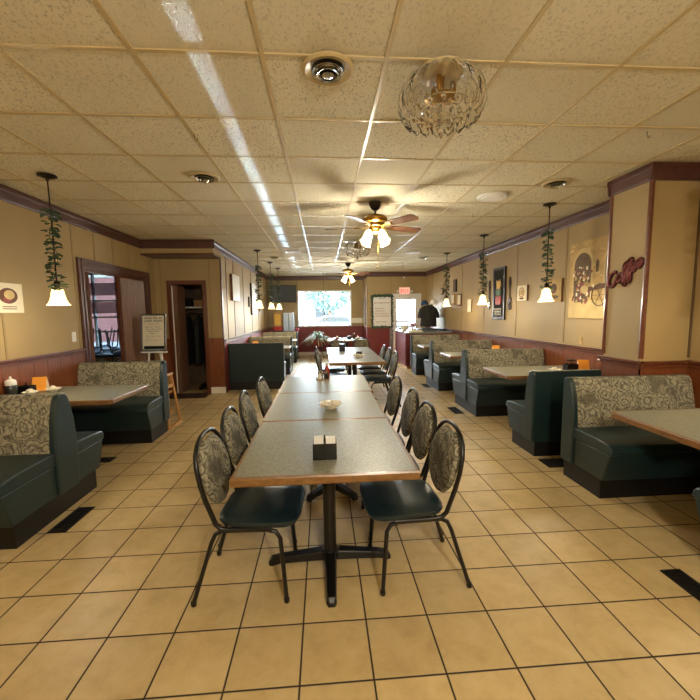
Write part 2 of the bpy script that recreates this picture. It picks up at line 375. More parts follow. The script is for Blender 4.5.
# left wall with the folding-door opening  (opening y 5.12..6.66, z 0..2.11)
O0, O1, OZ = 5.06, 6.76, 2.12
w = MB(); w.box(XL-.1, XL, YN, O0, 0, HC+.05); w.box(XL-.1, XL, O1, YB+.1, 0, HC+.05); w.box(XL-.1, XL, O0, O1, OZ, HC+.05); struct(w.build('wall_left', 'wall'))
LR = 1.02
w = MB(); w.box(XL, XL+.015, YN, O0-.11, 0, LR)
for k in range(45):
    yy = YN+.1+k*.2
    if yy < O0-.15: w.box(XL+.015, XL+.018, yy-.003, yy+.003, .1, LR)
struct(w.build('trim_18', 'mahog'))
struct(rail_y(XL, 1, YN, O0-.11, LR, 1.09).build('trim_19', 'rail'))
struct(crown_y(XL, 1, YN, 6.62).build('trim_20', 'crown'))
def casing_y(x, y0, y1, zt, wd, th, name, mat):   # door casing on a wall of constant x
    m = MB()
    for a, b in ((y0-wd, y0), (y1, y1+wd)):
        m.box(x, x+th, a, b, 0, zt+wd, .006); m.box(x, x+th*1.5, a+wd*.62, a+wd*.95, 0, zt+wd*.95, .004); m.box(x, x+th*1.4, a+wd*.05, a+wd*.25, 0, zt+wd*.95, .004)
    m.box(x, x+th, y0, y1, zt, zt+wd, .006); m.box(x, x+th*1.5, y0-wd*.2, y1+wd*.2, zt+wd*.6, zt+wd*.95, .004)
    m.box(x-.11, x, y0-.0, y0+.02, 0, zt); m.box(x-.11, x, y1-.02, y1, 0, zt); m.box(x-.11, x, y0, y1, zt-.02, zt)
    return struct(m.build(name, mat))
casing_y(XL, O0, O1, OZ, .11, .022, 'trim_21', 'crown')
w = MB()
for yy in (1.3, 2.55, 3.8, 4.9): w.box(XL, XL+.006, yy-.012, yy+.012, 1.09, 2.62)
for yy in (5.35, 5.8, 6.25): w.box(XL, XL+.006, yy-.012, yy+.012, OZ+.12, 2.62)
struct(w.build('trim_22', 'seam'))
# bump-out at the back of the left side with the closet opening
C0, C1, CZ = -2.78, -2.21, 2.05
w = MB(); w.box(XL, C0, YB, YB+.1, 0, HC+.05); w.box(C1, XI, YB, YB+.1, 0, HC+.05); w.box(C0, C1, YB, YB+.1, CZ, HC+.05); struct(w.build('wall_bump', 'wall'))
w = MB(); w.box(C1+.07, XI+.0, YB-.015, YB, 0, 1.05); w.box(XL, C0-.07, YB-.015, YB, 0, 1.05); struct(w.build('trim_23', 'mahog'))
w = MB()
for a, b in ((C0-.07, C0), (C1, C1+.07)): w.box(a, b, YB-.02, YB, 0, CZ+.07, .005)
w.box(C0, C1, YB-.02, YB, CZ, CZ+.07, .005); w.box(C0, C0+.015, YB, YB+.1, 0, CZ); w.box(C1-.015, C1, YB, YB+.1, 0, CZ)
struct(w.build('trim_24', 'rail'))
struct(MB().box(C1+.07, XI+.012, YB-.028, YB-.015, 0, .12, .004).build('baseboard_bump', 'cream'))
w = MB(); w.box(XL, XI+.02, 6.66, YB, 2.535, HC+.02); struct(w.build('wall_soffit', 'wall'))
w = MB(); w.box(XL, XI+.035, 6.645, YB, 2.505, 2.535, .006); w.box(XI-.0, XI+.018, YB-.018, YB+.03, .0, 2.505, .006); struct(w.build('trim_25', 'crown'))
struct(crown_x(6.66, -1, XL, XI+.055).build('trim_26', 'crown'))
w = MB()
for xx in (-2.95, -2.08): w.box(xx-.01, xx+.01, YB-.006, YB, 1.05 if xx > -2.2 else 0, 2.51)
struct(w.build('trim_27', 'seam'))
# closet
w = MB(); w.box(XL, XI-.1, 8.3, 8.35, 0, HC); w.box(XL-.1, XL, YB+.1, 8.35, 0, HC); struct(w.build('wall_closet', 'umber'))  # dark umber walls put the closet's shade into the colour
# inner left wall
struct(MB().box(XI-.1, XI, YB, YF+.1, 0, HC+.05).build('wall_inner', 'wall'))
struct(MB().box(XI, XI+.015, YB+.03, YF, 0, .95).build('trim_28', 'redwall'))
struct(rail_y(XI, 1, YB+.03, YF, .94, 1.01).build('trim_29', 'rail'))
struct(crown_y(XI, 1, 6.6, YF).build('trim_30', 'crown'))
w = MB()
for yy in (7.55, 8.15, 9.1, 10.1, 11.1, 12.2): w.box(XI, XI+.007, yy-.014, yy+.014, 1.01, 2.62)
struct(w.build('trim_31', 'darkseam'))
# far wall and window_1
W0, W1, WZ0, WZ1 = -.86, .98, 1.03, 2.235
w = MB(); w.box(XI, W0, YF, YF+.1, 0, HC+.05); w.box(W1, 1.45, YF, YF+.1, 0, HC+.05); w.box(W0, W1, YF, YF+.1, 0, WZ0); w.box(W0, W1, YF, YF+.1, WZ1, HC+.05); struct(w.build('wall_far', 'wall'))
w = MB(); w.box(XI, 1.45, YF-.015, YF, 0, 1.0); struct(w.build('trim_32', 'redwall'))
struct(MB().box(XI, 1.45, YF-.03, YF-.015, 0, .11, .004).build('baseboard_far', 'cream'))
struct(crown_x(YF, -1, XI, 1.45).build('trim_33', 'crown'))
w = MB()
for xx in (-1.35, -.9, .2, 1.02):
    w.box(xx-.01, xx+.01, YF-.006, YF, (WZ1+.04 if -.85 < xx < .97 else 1.0), 2.62)
struct(w.build('trim_34', 'seam'))
fr = MB()
for a, b, c, d in ((W0-.03, W0+.025, WZ0-.03, WZ1+.03), (W1-.025, W1+.03, WZ0-.03, WZ1+.03)): fr.box(a, b, YF-.02, YF+.06, c, d, .004)
fr.box(W0, W1, YF-.02, YF+.06, WZ1-.025, WZ1+.03, .004); fr.box(W0, W1, YF-.05, YF+.06, WZ0-.03, WZ0+.02, .004); fr.box(.09, .12, YF+.01, YF+.05, WZ0, WZ1, .003)
wf = struct(fr.build('window_1', 'white'))
MB().box(W0+.02, W1-.02, YF+.03, YF+.036, WZ0+.02, WZ1-.02).build('window_pane', 'pane', wf)
# return wall and entry wall with door_1
struct(MB().box(1.42, 1.5, YE+.1, YF+.1, 0, HC+.05).build('wall_return', 'wall'))
D0, D1, DZ = 2.25, 3.13, 2.02
w = MB(); w.box(1.42, D0, YE, YE+.1, 0, HC+.05); w.box(D1, XR+.1, YE, YE+.1, 0, HC+.05); w.box(D0, D1, YE, YE+.1, DZ, HC+.05); struct(w.build('wall_entry', 'wall'))
w = MB(); w.box(1.42, D0-.04, YE-.015, YE, 0, 1.0); w.box(1.405, 1.42, YE-.015, YF, 0, 1.0); struct(w.build('trim_35', 'redwall'))
w = crown_x(YE, -1, 1.42, XR); struct(w.build('trim_36', 'crown'))
struct(crown_y(1.42, -1, YE-.06, YF).build('trim_37', 'crown'))
w = MB()
for xx in (1.425, 2.2, 2.75): w.box(xx-.01, xx+.01, YE-.006, YE, (2.3 if xx > 2.3 else 1.0), 2.62)
struct(w.build('trim_38', 'seam'))
d = MB()
d.box(D0, D0+.13, YE, YE+.05, 0, DZ, .004); d.box(D1-.13, D1, YE, YE+.05, 0, DZ, .004); d.box(D0+.13, D1-.13, YE, YE+.05, DZ-.14, DZ, .004); d.box(D0+.13, D1-.13, YE, YE+.05, 0, .35, .004); d.box(D0+.13, D1-.13, YE+.005, YE+.045, 1.16, 1.2)
dr = struct(d.build('door_1', 'white'))
MB().box(D0+.13, D1-.13, YE+.02, YE+.026, .35, DZ-.14).build('door_pane', 'pane', dr)
h = MB(); h.box(D0+.1, D1-.1, YE-.06, YE-.03, 1.0, 1.04, .005); h.box(D0+.1, D0+.13, YE-.06, YE, 1.0, 1.04); h.box(D1-.13, D1-.1, YE-.06, YE, 1.0, 1.04); h.build('push_bar', 'chrome', dr)
w = MB()
for a, b in ((D0-.05, D0), (D1, D1+.05)): w.box(a, b, YE-.02, YE, 0, DZ+.05, .004)
w.box(D0, D1, YE-.02, YE, DZ, DZ+.05, .004); struct(w.build('trim_39', 'white'))
# wall behind the camera, with a plain dark doorway
struct(MB().box(XL-.1, XR+.1, YN-.1, YN, 0, HC+.05).build('wall_near', 'wall'))
# side dining room seen through the opening
SX = -7.6
w = MB(); w.box(SX-.1, SX, 3.6, 9.7, 0, HC+.05); struct(w.build('wall_side', 'facade'))
w = MB(); w.box(SX, XL-.1, 3.5, 3.6, 0, HC+.05); struct(w.build('wall_side_near', 'facade'))
SW0, SW1, SZ0, SZ1 = -7.2, -3.4, .6, 2.5
w = MB(); w.box(SX, SW0, 9.6, 9.7, 0, HC+.05); w.box(SW1, XL, 9.6, 9.7, 0, HC+.05); w.box(SW0, SW1, 9.6, 9.7, 0, SZ0); w.box(SW0, SW1, 9.6, 9.7, SZ1, HC+.05)
w.box(XL-.1, XL, 8.35, 9.7, 0, HC+.05); struct(w.build('wall_side_far', 'facade'))
fr = MB()
n = 7
for k in range(n+1):
    xx = SW0+(SW1-SW0)*k/n; fr.box(xx-.02, xx+.02, 9.58, 9.66, SZ0, SZ1)
for zz in (SZ0, 1.1, 1.45, 1.85, SZ1): fr.box(SW0, SW1, 9.58, 9.66, zz-.02, zz+.02)
wf2 = struct(fr.build('window_2', 'white'))
MB().box(SW0, SW1, 9.62, 9.626, SZ0, SZ1).build('window_pane', 'dimpane', wf2)
bl = MB()
for zz in [1.55+.03*k for k in range(9)] + [1.98+.03*k for k in range(10)]: bl.box(SW0+.05, SW1-.05, 9.545, 9.57, zz, zz+.024)
tag(bl.build('window_blind', 'blind'), 'red slatted blind across the window of the side room', 'blind')

# ------------------------------------------------------------------ furniture: tables
def tabletop_parts(root, x0, x1, y0, y1, z=.74, cut=0., cutx=None):
    t = MB(); e = .018
    def poly(q):
        a, b, c, d = x0+q, x1-q, y0+q, y1-q; k = cut
        if not k: return [(a, c), (b, c), (b, d), (a, d)]
        return [(a+k, c), (b, c), (b, d), (a+k, d), (a, d-k), (a, c+k)]
    t.prism(poly(e), 'z', z-.026, z); t.build('tabletop', 'lam', root)
    b = MB(); ps = [poly(e), poly(.004), poly(0), poly(0), poly(.004), poly(e)]; zs = [z, z, z-.008, z-.036, z-.044, z-.044]
    rings = [b.ring([(u, v, zz) for u, v in p]) for p, zz in zip(ps, zs)]
    b.skin(rings, cap0=False, cap1=True); b.build('edge_band', 'oak', root)
def pedestal(root, cx, cy, z=.74, arm=.37, turn=0.):
    if turn: arm = .28
    m = MB(); m.lathe([(.06, .045), (.06, .075), (.042, .09), (.038, .12), (.038, .67), (.06, .69), (.06, .697)], (cx, cy, 0), 18); m.build('column', 'metal', root, True)
    m = MB(); m.box(cx-.28, cx+.28, cy-.025, cy+.025, z-.06, z-.045); m.box(cx-.025, cx+.025, cy-.28, cy+.28, z-.06, z-.045); m.build('top_bracket', 'metal', root)
    for k in range(4):
        m = MB(); R = Matrix.Rotation(k*PI/2+turn, 3, 'Z'); c = Vector((cx, cy, 0))
        rings = []
        for t, hw, z0, z1 in ((0, .04, .028, .085), (.3, .036, .026, .075), (.8, .03, .016, .056), (.95, .028, .002, .046), (1., .018, 0, .02)):
            d = t*arm
            rings.append(m.ring([c+R@Vector(p) for p in ((d, -hw, z0), (d, hw, z0), (d, hw*.8, z1), (d, -hw*.8, z1))]))
        m.skin(rings); m.build('foot', 'metal', root, bevel=.006)
def dining_table(label, x, y0, y1, w, group, px=0., py=0., turn=0.):
    r = thing('dining_table', label, 'table', (x, (y0+y1)/2, 0), 0, group); h = (y1-y0)/2
    tabletop_parts(r, -w/2, w/2, -h, h); pedestal(r, px, py, turn=turn); return r
TZ = .74
G1 = 'dining tables down the middle aisle'
DT1 = dining_table('grey laminate dining table nearest the camera, holding the sugar packet caddy', .0, 1.70, 2.615, .905, G1, .015, -.02)
dining_table('grey laminate dining table second in the long row, holding the creamer bowl', .0, 2.625, 3.54, .905, G1, .05, -.03, .75)
dining_table('grey laminate dining table third in the long row, holding the condiment bottles', .01, 3.55, 4.48, .93, G1)
dining_table('grey laminate table behind the long row, its near half holding a bowl', .515, 5.62, 6.80, .88, G1)
dining_table('grey laminate table behind the long row, holding a black napkin holder', .515, 6.81, 8.05, .9, G1)
dining_table('set table with plates under the far window, two chairs in front', .66, 9.95, 10.95, 1.06, G1)

# ------------------------------------------------------------------ furniture: dining chair
def make_chair():
    r = thing('dining_chair', 'x', 'chair')
    # seat
    m = MB(); rings = []
    def outline(sx, sy, cy, z, dome=0):
        pts = []
        for k in range(40):
            a = 2*PI*k/40; c, s_ = math.cos(a), math.sin(a); p = .42; cy_ = cy+.06
            x = math.copysign(abs(c)**p, c)*sx; y = math.copysign(abs(s_)**p, s_)*sy
            x *= 1.0+.08*y/sy*.9
            pts.append((x, cy_+y, z))
        return pts
    for sx, sy, z in ((.185, .185, .412), (.205, .208, .418), (.214, .218, .436), (.212, .216, .448), (.19, .195, .460), (.12, .125, .467), (.04, .04, .469)):
        rings.append(m.ring(outline(sx, sy, .035, z)))
    m.skin(rings); m.build('seat', 'seatv', r, True)
    # back frame: one bent tube, under the seat, up and over
    half = [(.19, .17, .402), (.19, .02, .402), (.19, -.055, .402), (.192, -.092, .410), (.194, -.116, .435), (.197, -.13, .48), (.203, -.158, .565), (.205, -.180, .65), (.197, -.196, .73), (.173, -.207, .79), (.13, -.213, .828), (.07, -.216, .853), (0, -.217, .861)]
    pts = half + [(-a, b, c) for a, b, c in half[-2::-1]]
    m = MB(); m.tube(pts, .0125, 10); m.build('back_frame', 'metal', r, True)
    # padded oval back with the dipped hand-hold at its top
    m = MB()
    def oval(s_, off):
        out = []
        for k in range(44):
            a = 2*PI*k/44+PI/2; u = math.cos(a)*.184*s_; v = math.sin(a); z = .657+v*.19*(s_ if v < 0 else (1-(1-s_)*.7))
            d = min((a-PI/2) % (2*PI), 2*PI-(a-PI/2) % (2*PI))
            z -= .032*math.exp(-(d/.30)**2)
            y = -.108-(z-.40)*.215; bow = .022*(1-(u/.19)**2)
            out.append((u, y-bow*.6+off, z))
        return out
    rings = [m.ring(oval(s_, o)) for s_, o in ((.4, .026), (.8, .024), (.95, .016), (1., 0.), (.95, -.016), (.8, -.024), (.4, -.027))]
    m.skin(rings); m.build('back_pad', 'roses2', r, True)
    for sx in (-1, 1):
        m = MB(); m.tube([(sx*.175, .0, .388), (sx*.175, .14, .388), (sx*.178, .185, .378), (sx*.182, .208, .345), (sx*.2, .235, .012)], .0115, 10); m.lathe([(.013, 0), (.015, .004), (.015, .022), (.012, .024)], (sx*.2, .235, 0), 10); m.build('front_leg', 'metal', r, True)
        m = MB(); m.tube([(sx*.175, .0, .388), (sx*.175, -.09, .388), (sx*.178, -.125, .372), (sx*.184, -.145, .33), (sx*.205, -.245, .012)], .0115, 10); m.lathe([(.013, 0), (.015, .004), (.015, .022), (.012, .024)], (sx*.205, -.245, 0), 10)
        m.ball((sx*.196, -.215, .1), .009, sub=1); m.build('rear_leg', 'metal', r, True)
    return r
chair = make_chair()
GC = 'dining chairs around the middle tables'
ord_ = ['nearest', 'second nearest', 'third nearest', 'farthest']
first = True
def put_chair(x, y, rz, label, z=0, rx=0.):
    global first
    if first:
        c = chair; first = False; c.location = (x, y, z); c.rotation_euler = (rx, 0, rz); tag(c, label, 'chair', GC); return c
    c = place(chair, (x, y, z), rz, label, GC); c.rotation_euler = (rx, 0, rz); return c
# the chair faces local +y; -90deg turns it to face +x
for i, (y, dx, a) in enumerate(((2.04, .01, -2.5), (2.53, .01, -1), (3.08, .0, 1), (3.72, .03, -3))):
    put_chair(-.455+dx, y, -PI/2+math.radians(a), ['green seated oval-back chair nearest the camera, left of the long table', 'second oval-back chair along the left of the long table', 'third oval-back chair along the left of the long table', 'fourth oval-back chair left of the long table, farthest from camera'][i])
for i, (y, dx, a) in enumerate(((2.045, 0, 2.5), (2.52, .0, 1), (3.0, .01, -1), (3.62, 0., 2))):
    put_chair(.515+dx, y, PI/2+math.radians(a), ['green seated oval-back chair nearest the camera, right of the long table', 'second oval-back chair along the right of the long table', 'third oval-back chair along the right of the long table', 'fourth oval-back chair right of the long table, farthest from camera'][i])
for i, y in enumerate((6.15, 6.95)):
    put_chair(.08, y, -PI/2, ['nearer oval-back chair on the left of the table behind the row', 'farther oval-back chair on the left of the table behind the row'][i])
for i, y in enumerate((5.92, 6.5, 7.1)):
    put_chair(.95, y, PI/2, ['nearest of three chairs right of the table behind the row', 'middle of three chairs right of the table behind the row', 'farthest of three chairs right of the table behind the row'][i])
put_chair(.37, 9.35, 0, 'left of two chairs showing their backs at the table under the window')
put_chair(.93, 9.35, 0, 'right of two chairs showing their backs at the table under the window')

# ------------------------------------------------------------------ furniture: booths
def booth(label, x, yc, rz, W, sides, back_w=None, group='booth benches', extra={}):
    """local x: 0 at the aisle end -> W at the wall; sides: local y directions the seats face"""
    r = thing('booth_bench', label, 'booth', (x, yc, 0), rz, group)
    bw = back_w or W; dbl = len(sides) == 2
    lo = -.42-extra.get(-1, 0) if -1 in sides else -.03; hi = .42+extra.get(1, 0) if 1 in sides else .03
    b = MB(); b.box(.04, bw if not dbl else W, lo+.0, hi, 0, .17)
    b.build('base', 'plinth', r)
    for s in sides:
        y0 = .13 if back_w else .03
        ex = extra.get(s, 0)
        def P(poly): return [(s*(u+(ex if u > .3 else 0)), v) for u, v in poly]
        m = MB(); m.prism(P([(y0, .165), (.455, .165), (.522, .385), (.524, .40), (y0, .40)]), 'x', .02, W); m.build('seat_box', 'vinyl', r, bevel=.008)
        m = MB(); m.prism(P([(y0, .40), (.53, .40), (.542, .42), (.538, .448), (.515, .475), (.47, .488), (.38, .496), (.2, .50), (y0, .50)]), 'x', .012, W); m.build('seat_cushion', 'vinyl', r, True, bevel=.012)
        m = MB(); prof = [(.0, .46), (.125, .46), (.132, .50), (.12, .62), (.098, .72), (.078, .82), (.062, .875), (.045, .905), (.02, .918), (0, .918)]
        # softly channelled upholstery
        n = 40; rings = []
        for i in range(n+1):
            xx = .045+(bw-.05)*i/n; t = (i/n*5) % 1.; k = -.006*math.exp(-((min(t, 1-t))/.06)**2)
            rings.append(m.ring([(xx, s*(u+(k if u > .03 else 0)), v) for u, v in prof]))
        m.skin(rings); m.build('backrest', 'roses', r, True)
    a = .115 if 1 in sides else .03; c = -.115 if -1 in sides else -.03
    m = MB()
    def side(s, full):
        if not full: return [(s*.032, .165), (s*.032, .88), (s*.02, .915)]
        return [(s*.118, .165), (s*.12, .45), (s*.118, .58), (s*.105, .70), (s*.085, .80), (s*.06, .88), (s*.035, .915)]
    poly = side(1, 1 in sides) + [(0, .924)] + side(-1, -1 in sides)[::-1]
    m.prism(poly, 'x', 0, .05); m.build('end_panel', 'vinyl', r, bevel=.01)
    if not dbl:
        s = -sides[0]
        m = MB(); m.box(.02, bw, min(s*.004, s*.034), max(s*.004, s*.034), .155, .918, .006); m.build('back_panel', 'vinyl', r)
    return r
def booth_table(label, x, y0, y1, rz, W):
    r = thing('booth_table', label, 'table', (x, (y0+y1)/2, 0), rz, 'booth tables'); h = (y1-y0)/2
    tabletop_parts(r, 0, W, -h, h, TZ, .03); pedestal(r, W*.6, 0, arm=.27); return r
RW = XR-.02-2.1
booth('green bench with rose back nearest on the right, before the pilaster', 2.13, 3.11, 0, 1.14, (-1,)).scale = (1, 1, .985)
booth('green bench at the right photo edge, only its seat corner in view', 2.12, 1.40, 0, XR-.03-2.13, (1,))
booth('plain green rear of a booth bench beside the pilaster on the right', 2.10, 3.60, 0, XR-.022-2.10, (1,), back_w=PX-.06-2.10).scale = (1, 1, .965)
booth('back-to-back green booth with rose backs, second pair along the right wall', 2.10, 5.46, 0, RW, (-1, 1))
booth('back-to-back green booth with rose backs, before the last table on the right', 2.10, 7.20, 0, RW, (-1, 1))
booth('last rose-backed bench on the right, against the host counter', 2.12, 8.98, 0, RW-.02, (-1,))
booth_table('booth table nearest on the right, jutting past the photo edge', 2.13, 1.86, 2.60, 0, RW-.03)
booth_table('booth table beside the pilaster, holding the orange card and black caddy', 2.13, 4.13, 4.86, 0, RW-.03)
booth_table('second booth table from the pilaster on the right, holding condiments', 2.13, 6.10, 6.72, 0, RW-.03)
booth_table('farthest booth table on the right, near the host counter', 2.13, 7.78, 8.40, 0, RW-.03)
LW = 2.0*0+3.03-2.0
booth('back-to-back green booth with rose back at the left photo edge', -1.98, 2.925, PI, LW+.02, (-1, 1), extra={1: .07, -1: -.04})
booth('rose-backed green bench on the left, before the folding door', -2.0, 4.84, PI, LW, (1,))
booth_table('booth table on the left wall, holding bowls and an orange card', -1.93, 3.46, 4.22, PI, 3.03-1.93)
IW = 1.86-.79
booth('dark green booth back facing the camera beside the closet wall', -.79, 7.42, PI, IW, (-1,))
booth('back-to-back rose booth behind the dark green partition on the left', -.79, 9.5, PI, IW, (-1, 1))
booth('farthest rose-backed bench on the left, below the television', -.79, 11.6, PI, IW, (1,))
booth_table('booth table between the dark green partition and the next rose booth', -.76, 8.1, 8.85, PI, 1.86-.76)
booth_table('farthest booth table on the left, near the television', -.76, 10.2, 10.95, PI, 1.86-.76)

# ------------------------------------------------------------------ ceiling lamps
LAMPS = []
def make_pendant(seed):
    rnd = random.Random(seed)
    r = thing('pendant_lamp', 'x', 'lamp')
    # root at the ceiling, z measured down
    m = MB(); m.lathe([(.075, -.001), (.075, -.012), (.05, -.022), (.016, -.03), (.01, -.05)], n=24); m.build('canopy', 'bronze', r, True)
    m = MB(); m.tube([(0, 0, -.03), (.004, 0, -.4), (0, 0, -.95)], .006, 8); m.lathe([(.02, -.985), (.026, -.97), (.024, -.94), (.01, -.925)], n=14); m.build('rod', 'bronze', r, True)
    m = MB(); m.lathe([(.04, -1.005), (.047, -1.02), (.054, -1.06), (.063, -1.10), (.075, -1.13), (.094, -1.152), (.091, -1.152), (.073, -1.128), (.06, -1.098), (.05, -1.06), (.043, -1.02), (.036, -1.007), (.02, -.99)], n=28, cap0=False, cap1=True); m.build('shade', 'shade', r, True)
    m = MB(); pts = []
    for k in range(30):
        t = k/29; a = t*11; pts.append((.022*math.cos(a), .022*math.sin(a), -.30-.66*t))
    m.tube(pts, .003, 5)
    for k in range(95):
        t = rnd.random(); z = -.28-.72*t; a = rnd.uniform(0, 2*PI); rr = rnd.uniform(.008, .03)
        d = Vector((math.cos(a), math.sin(a), rnd.uniform(-.9, .3))); L = rnd.uniform(.045, .075)
        m.leaf((rr*math.cos(a), rr*math.sin(a), z), d, L, L*1.0)
    m.build('ivy', 'leaf', r)
    return r
protos = [make_pendant(1), None]
GP = 'bell shade pendants over the booths'
pend = [(-2.43, 3.65, 'lit bell pendant with ivy above the left booth table, before the folding door'),
        (2.72, 4.41, 'lit bell pendant with ivy nearest on the right, beside the arches painting'),
        (2.71, 6.21, 'lit bell pendant with ivy second on the right, left of the tall cup picture'),
        (2.72, 8.12, 'lit bell pendant with ivy farthest on the right, near the caps'),
        (-1.285, 7.72, 'lit bell pendant above the dark green booth partition, nearest of the left three'),
        (-1.279, 9.5, 'lit bell pendant before the left edge of the television, middle of three'),
        (-1.24, 10.76, 'lit bell pendant before the television, farthest of three on the left'),
        (2.72, 2.25, 'lit bell pendant over the right booth table, out past the photo edge'),
        (-2.43, 1.5, 'lit bell pendant over the near left booth, out past the photo edge')]
for i, (x, y, lb) in enumerate(pend):
    if i == 0: o = protos[0]; o.location = (x, y, HC); tag(o, lb, 'lamp', GP)
    else:
        o = place(protos[0], (x, y, HC), i*1.3, lb, GP)
    LAMPS.append((x, y, HC-1.14))

def fan(x, y, label, rot, group='ceiling fans'):
    r = thing('ceiling_fan', label, 'fan', (x, y, HC), 0, group)
    m = MB(); m.lathe([(.072, 0), (.072, -.02), (.06, -.055), (.04, -.085), (.015, -.095)], n=10); m.lathe([(.012, -.09), (.012, -.15)], n=10); m.build('canopy', 'bronze', r, True)
    m = MB(); m.lathe([(.02, -.135), (.06, -.145), (.115, -.16), (.142, -.185), (.145, -.205), (.135, -.225), (.10, -.24), (.09, -.27), (.07, -.28)], n=28); m.build('motor_housing', 'brass', r, True)
    for k in range(5):
        R = Matrix.Rotation(rot+k*2*PI/5, 4, 'Z'); T = Matrix.Rotation(math.radians(-13), 4, 'X')
        m = MB(); prof = [(.19, .045), (.26, .055), (.42, .064), (.56, .068), (.585, .06), (.60, .035)]
        up = [(a, b) for a, b in prof]; poly = up + [(a, -b) for a, b in up[::-1]]
        m.prism(poly, 'z', -.004, .004); o = m.build('blade', 'blade', r); 
        o.matrix_local = Matrix.Translation((0, 0, -.275)) @ R @ T
        m = MB(); m.tube([(.09, 0, .0), (.13, 0, -.012), (.18, .0, -.006), (.25, 0, -.007)], [.016, .012, .02, .026], 8, flat=.35); q = m.build('blade_iron', 'brass', o, True)
    m = MB(); m.lathe([(.07, -.28), (.065, -.30), (.045, -.315), (.05, -.335), (.03, -.35), (.008, -.36)], n=20)
    for k in range(4):
        a = PI/4+k*PI/2-.14; m.tube([(0, 0, -.315), (.05*math.cos(a), .05*math.sin(a), -.31), (.085*math.cos(a), .085*math.sin(a), -.325)], .01, 8)
    m.build('light_fitter', 'brass', r, True)
    for k in range(4):
        a = PI/4+k*PI/2-.14; m = MB()
        m.lathe([(.02, 0), (.034, -.015), (.044, -.05), (.046, -.1), (.052, -.14), (.06, -.158), (.057, -.158), (.044, -.12), (.028, -.02)], n=18, cap0=True, cap1=True)
        o = m.build('tulip_shade', 'tulip', r, True)
        o.matrix_local = Matrix.Translation((.09*math.cos(a), .09*math.sin(a), -.325)) @ Matrix.Rotation(a, 4, 'Z') @ Matrix.Rotation(math.radians(-28), 4, 'Y')
    m = MB(); m.tube([(.03, -.02, -.35), (.03, -.02, -.72)], .0016, 5); m.ball((.03, -.02, -.73), .008, sub=1); m.build('pull_chain', 'brass', r)
    LAMPS.append((x, y, HC-.52)); return r
fan(.62, 4.39, 'brass ceiling fan with walnut blades and lit tulip shades, nearer of two', math.radians(19))
fan(.665, 9.73, 'brass ceiling fan with lit tulip shades before the far window', math.radians(40))

def chandelier(x, y, s, label):
    r = thing('crystal_chandelier', label, 'lamp', (x, y, HC), 0, 'flush crystal ceiling lights')
    m = MB(); m.lathe([(.13*s, 0), (.13*s, -.012*s), (.115*s, -.022*s), (.1*s, -.03*s)], n=28); m.build('ceiling_plate', 'tbar', r, True)
    m = MB(); m.tube([(0, 0, -.02*s), (0, 0, -.14*s)], .016*s, 10); m.lathe([(.06*s, -.13*s), (.09*s, -.14*s), (.06*s, -.15*s)], n=16)
    for k in range(3):
        a = k*2*PI/3; m.lathe([(.012*s, -.05*s), (.02*s, -.07*s), (.024*s, -.1*s), (.012*s, -.13*s)], (.06*s*math.cos(a), .06*s*math.sin(a), 0), 10)
    m.build('lamp_holder', 'brass', r, True)
    prof = [(.10, -.02), (.16, -.035), (.205, -.075), (.228, -.13), (.23, -.18), (.21, -.235), (.18, -.268)]
    N = 18
    for k in range(N):
        m = MB(); rings = []
        for i, (q, z) in enumerate(prof):
            hw = (PI/N)*(.8 if i < len(prof)-1 else .3)*(1 if q > .15 else 1.1); row = []
            for j in range(-2, 3):
                t = j/2; rr = (q+.012*(1-t*t))*s; row.append((rr*math.cos(hw*t), rr*math.sin(hw*t), z*s+(.012*s*abs(t) if i == len(prof)-1 else 0)))
            back = [(p[0]-.006*s, p[1]*.96, p[2]) for p in row[::-1]]
            rings.append(m.ring(row+back))
        m.skin(rings); o = m.build('glass_strip', 'crystal', r, True); o.rotation_euler = (0, 0, 2*PI*k/N)
    rnd = random.Random(3)
    for ring, (q, z, n) in enumerate(((.155, -.19, 14), (.11, -.22, 11), (.06, -.245, 7))):
        for k in range(n):
            a = 2*PI*k/n+ring*.3; m = MB(); L = .05*s
            m.lathe([(.002*s, 0), (.014*s, -.3*L), (.014*s, -.45*L), (.002*s, -L)], n=6); o = m.build('crystal_drop', 'crystal', r); o.location = (q*s*math.cos(a), q*s*math.sin(a), z*s)
    m = MB()
    for q, z in ((.155, -.19), (.11, -.22), (.06, -.245)):
        m.tube([(q*s*math.cos(2*PI*k/24), q*s*math.sin(2*PI*k/24), z*s) for k in range(25)], .003*s, 5)
    m.tube([(0, 0, -.14*s), (0, 0, -.29*s)], .004*s, 6); m.build('wire_frame', 'chrome', r)
    m = MB(); m.lathe([(.003*s, -.29*s), (.02*s, -.31*s), (.003*s, -.355*s)], n=8); m.build('finial_drop', 'crystal', r)
    return r
chandelier(.645, 2.05, .95, 'flush crystal chandelier of clear glass strips nearest the camera, unlit')
chandelier(.63, 6.72, .95, 'smaller looking crystal chandelier behind the nearer ceiling fan, unlit')

def vent(x, y, label, rad=.135):
    r = thing('ceiling_vent', label, 'vent', (x, y, HC), 0, 'round ceiling vents')
    m = MB(); m.lathe([(rad, 0), (rad, -.006), (rad*.9, -.014), (rad*.66, -.006), (rad*.62, .0)], n=32); m.build('outer_ring', 'tbar', r, True)
    m = MB(); m.lathe([(rad*.64, -.001), (rad*.64, -.003), (rad*.1, -.003), (rad*.1, -.001)], n=32); m.build('throat', 'black', r)
    for q, z in ((.52, -.022), (.36, -.036)):
        m = MB(); m.lathe([(rad*q, -.003), (rad*(q+.07), z*.6), (rad*(q+.09), z), (rad*q, z*.9), (rad*(q-.06), -.004)], n=28); m.build('inner_ring', 'chrome', r, True)
    m = MB(); m.lathe([(rad*.2, -.004), (rad*.24, -.034), (rad*.12, -.042), (rad*.02, -.044)], n=20); m.build('hub', 'chrome', r, True)
    return r
vent(.05, 2.06, 'round metal ceiling vent left of the nearest chandelier')
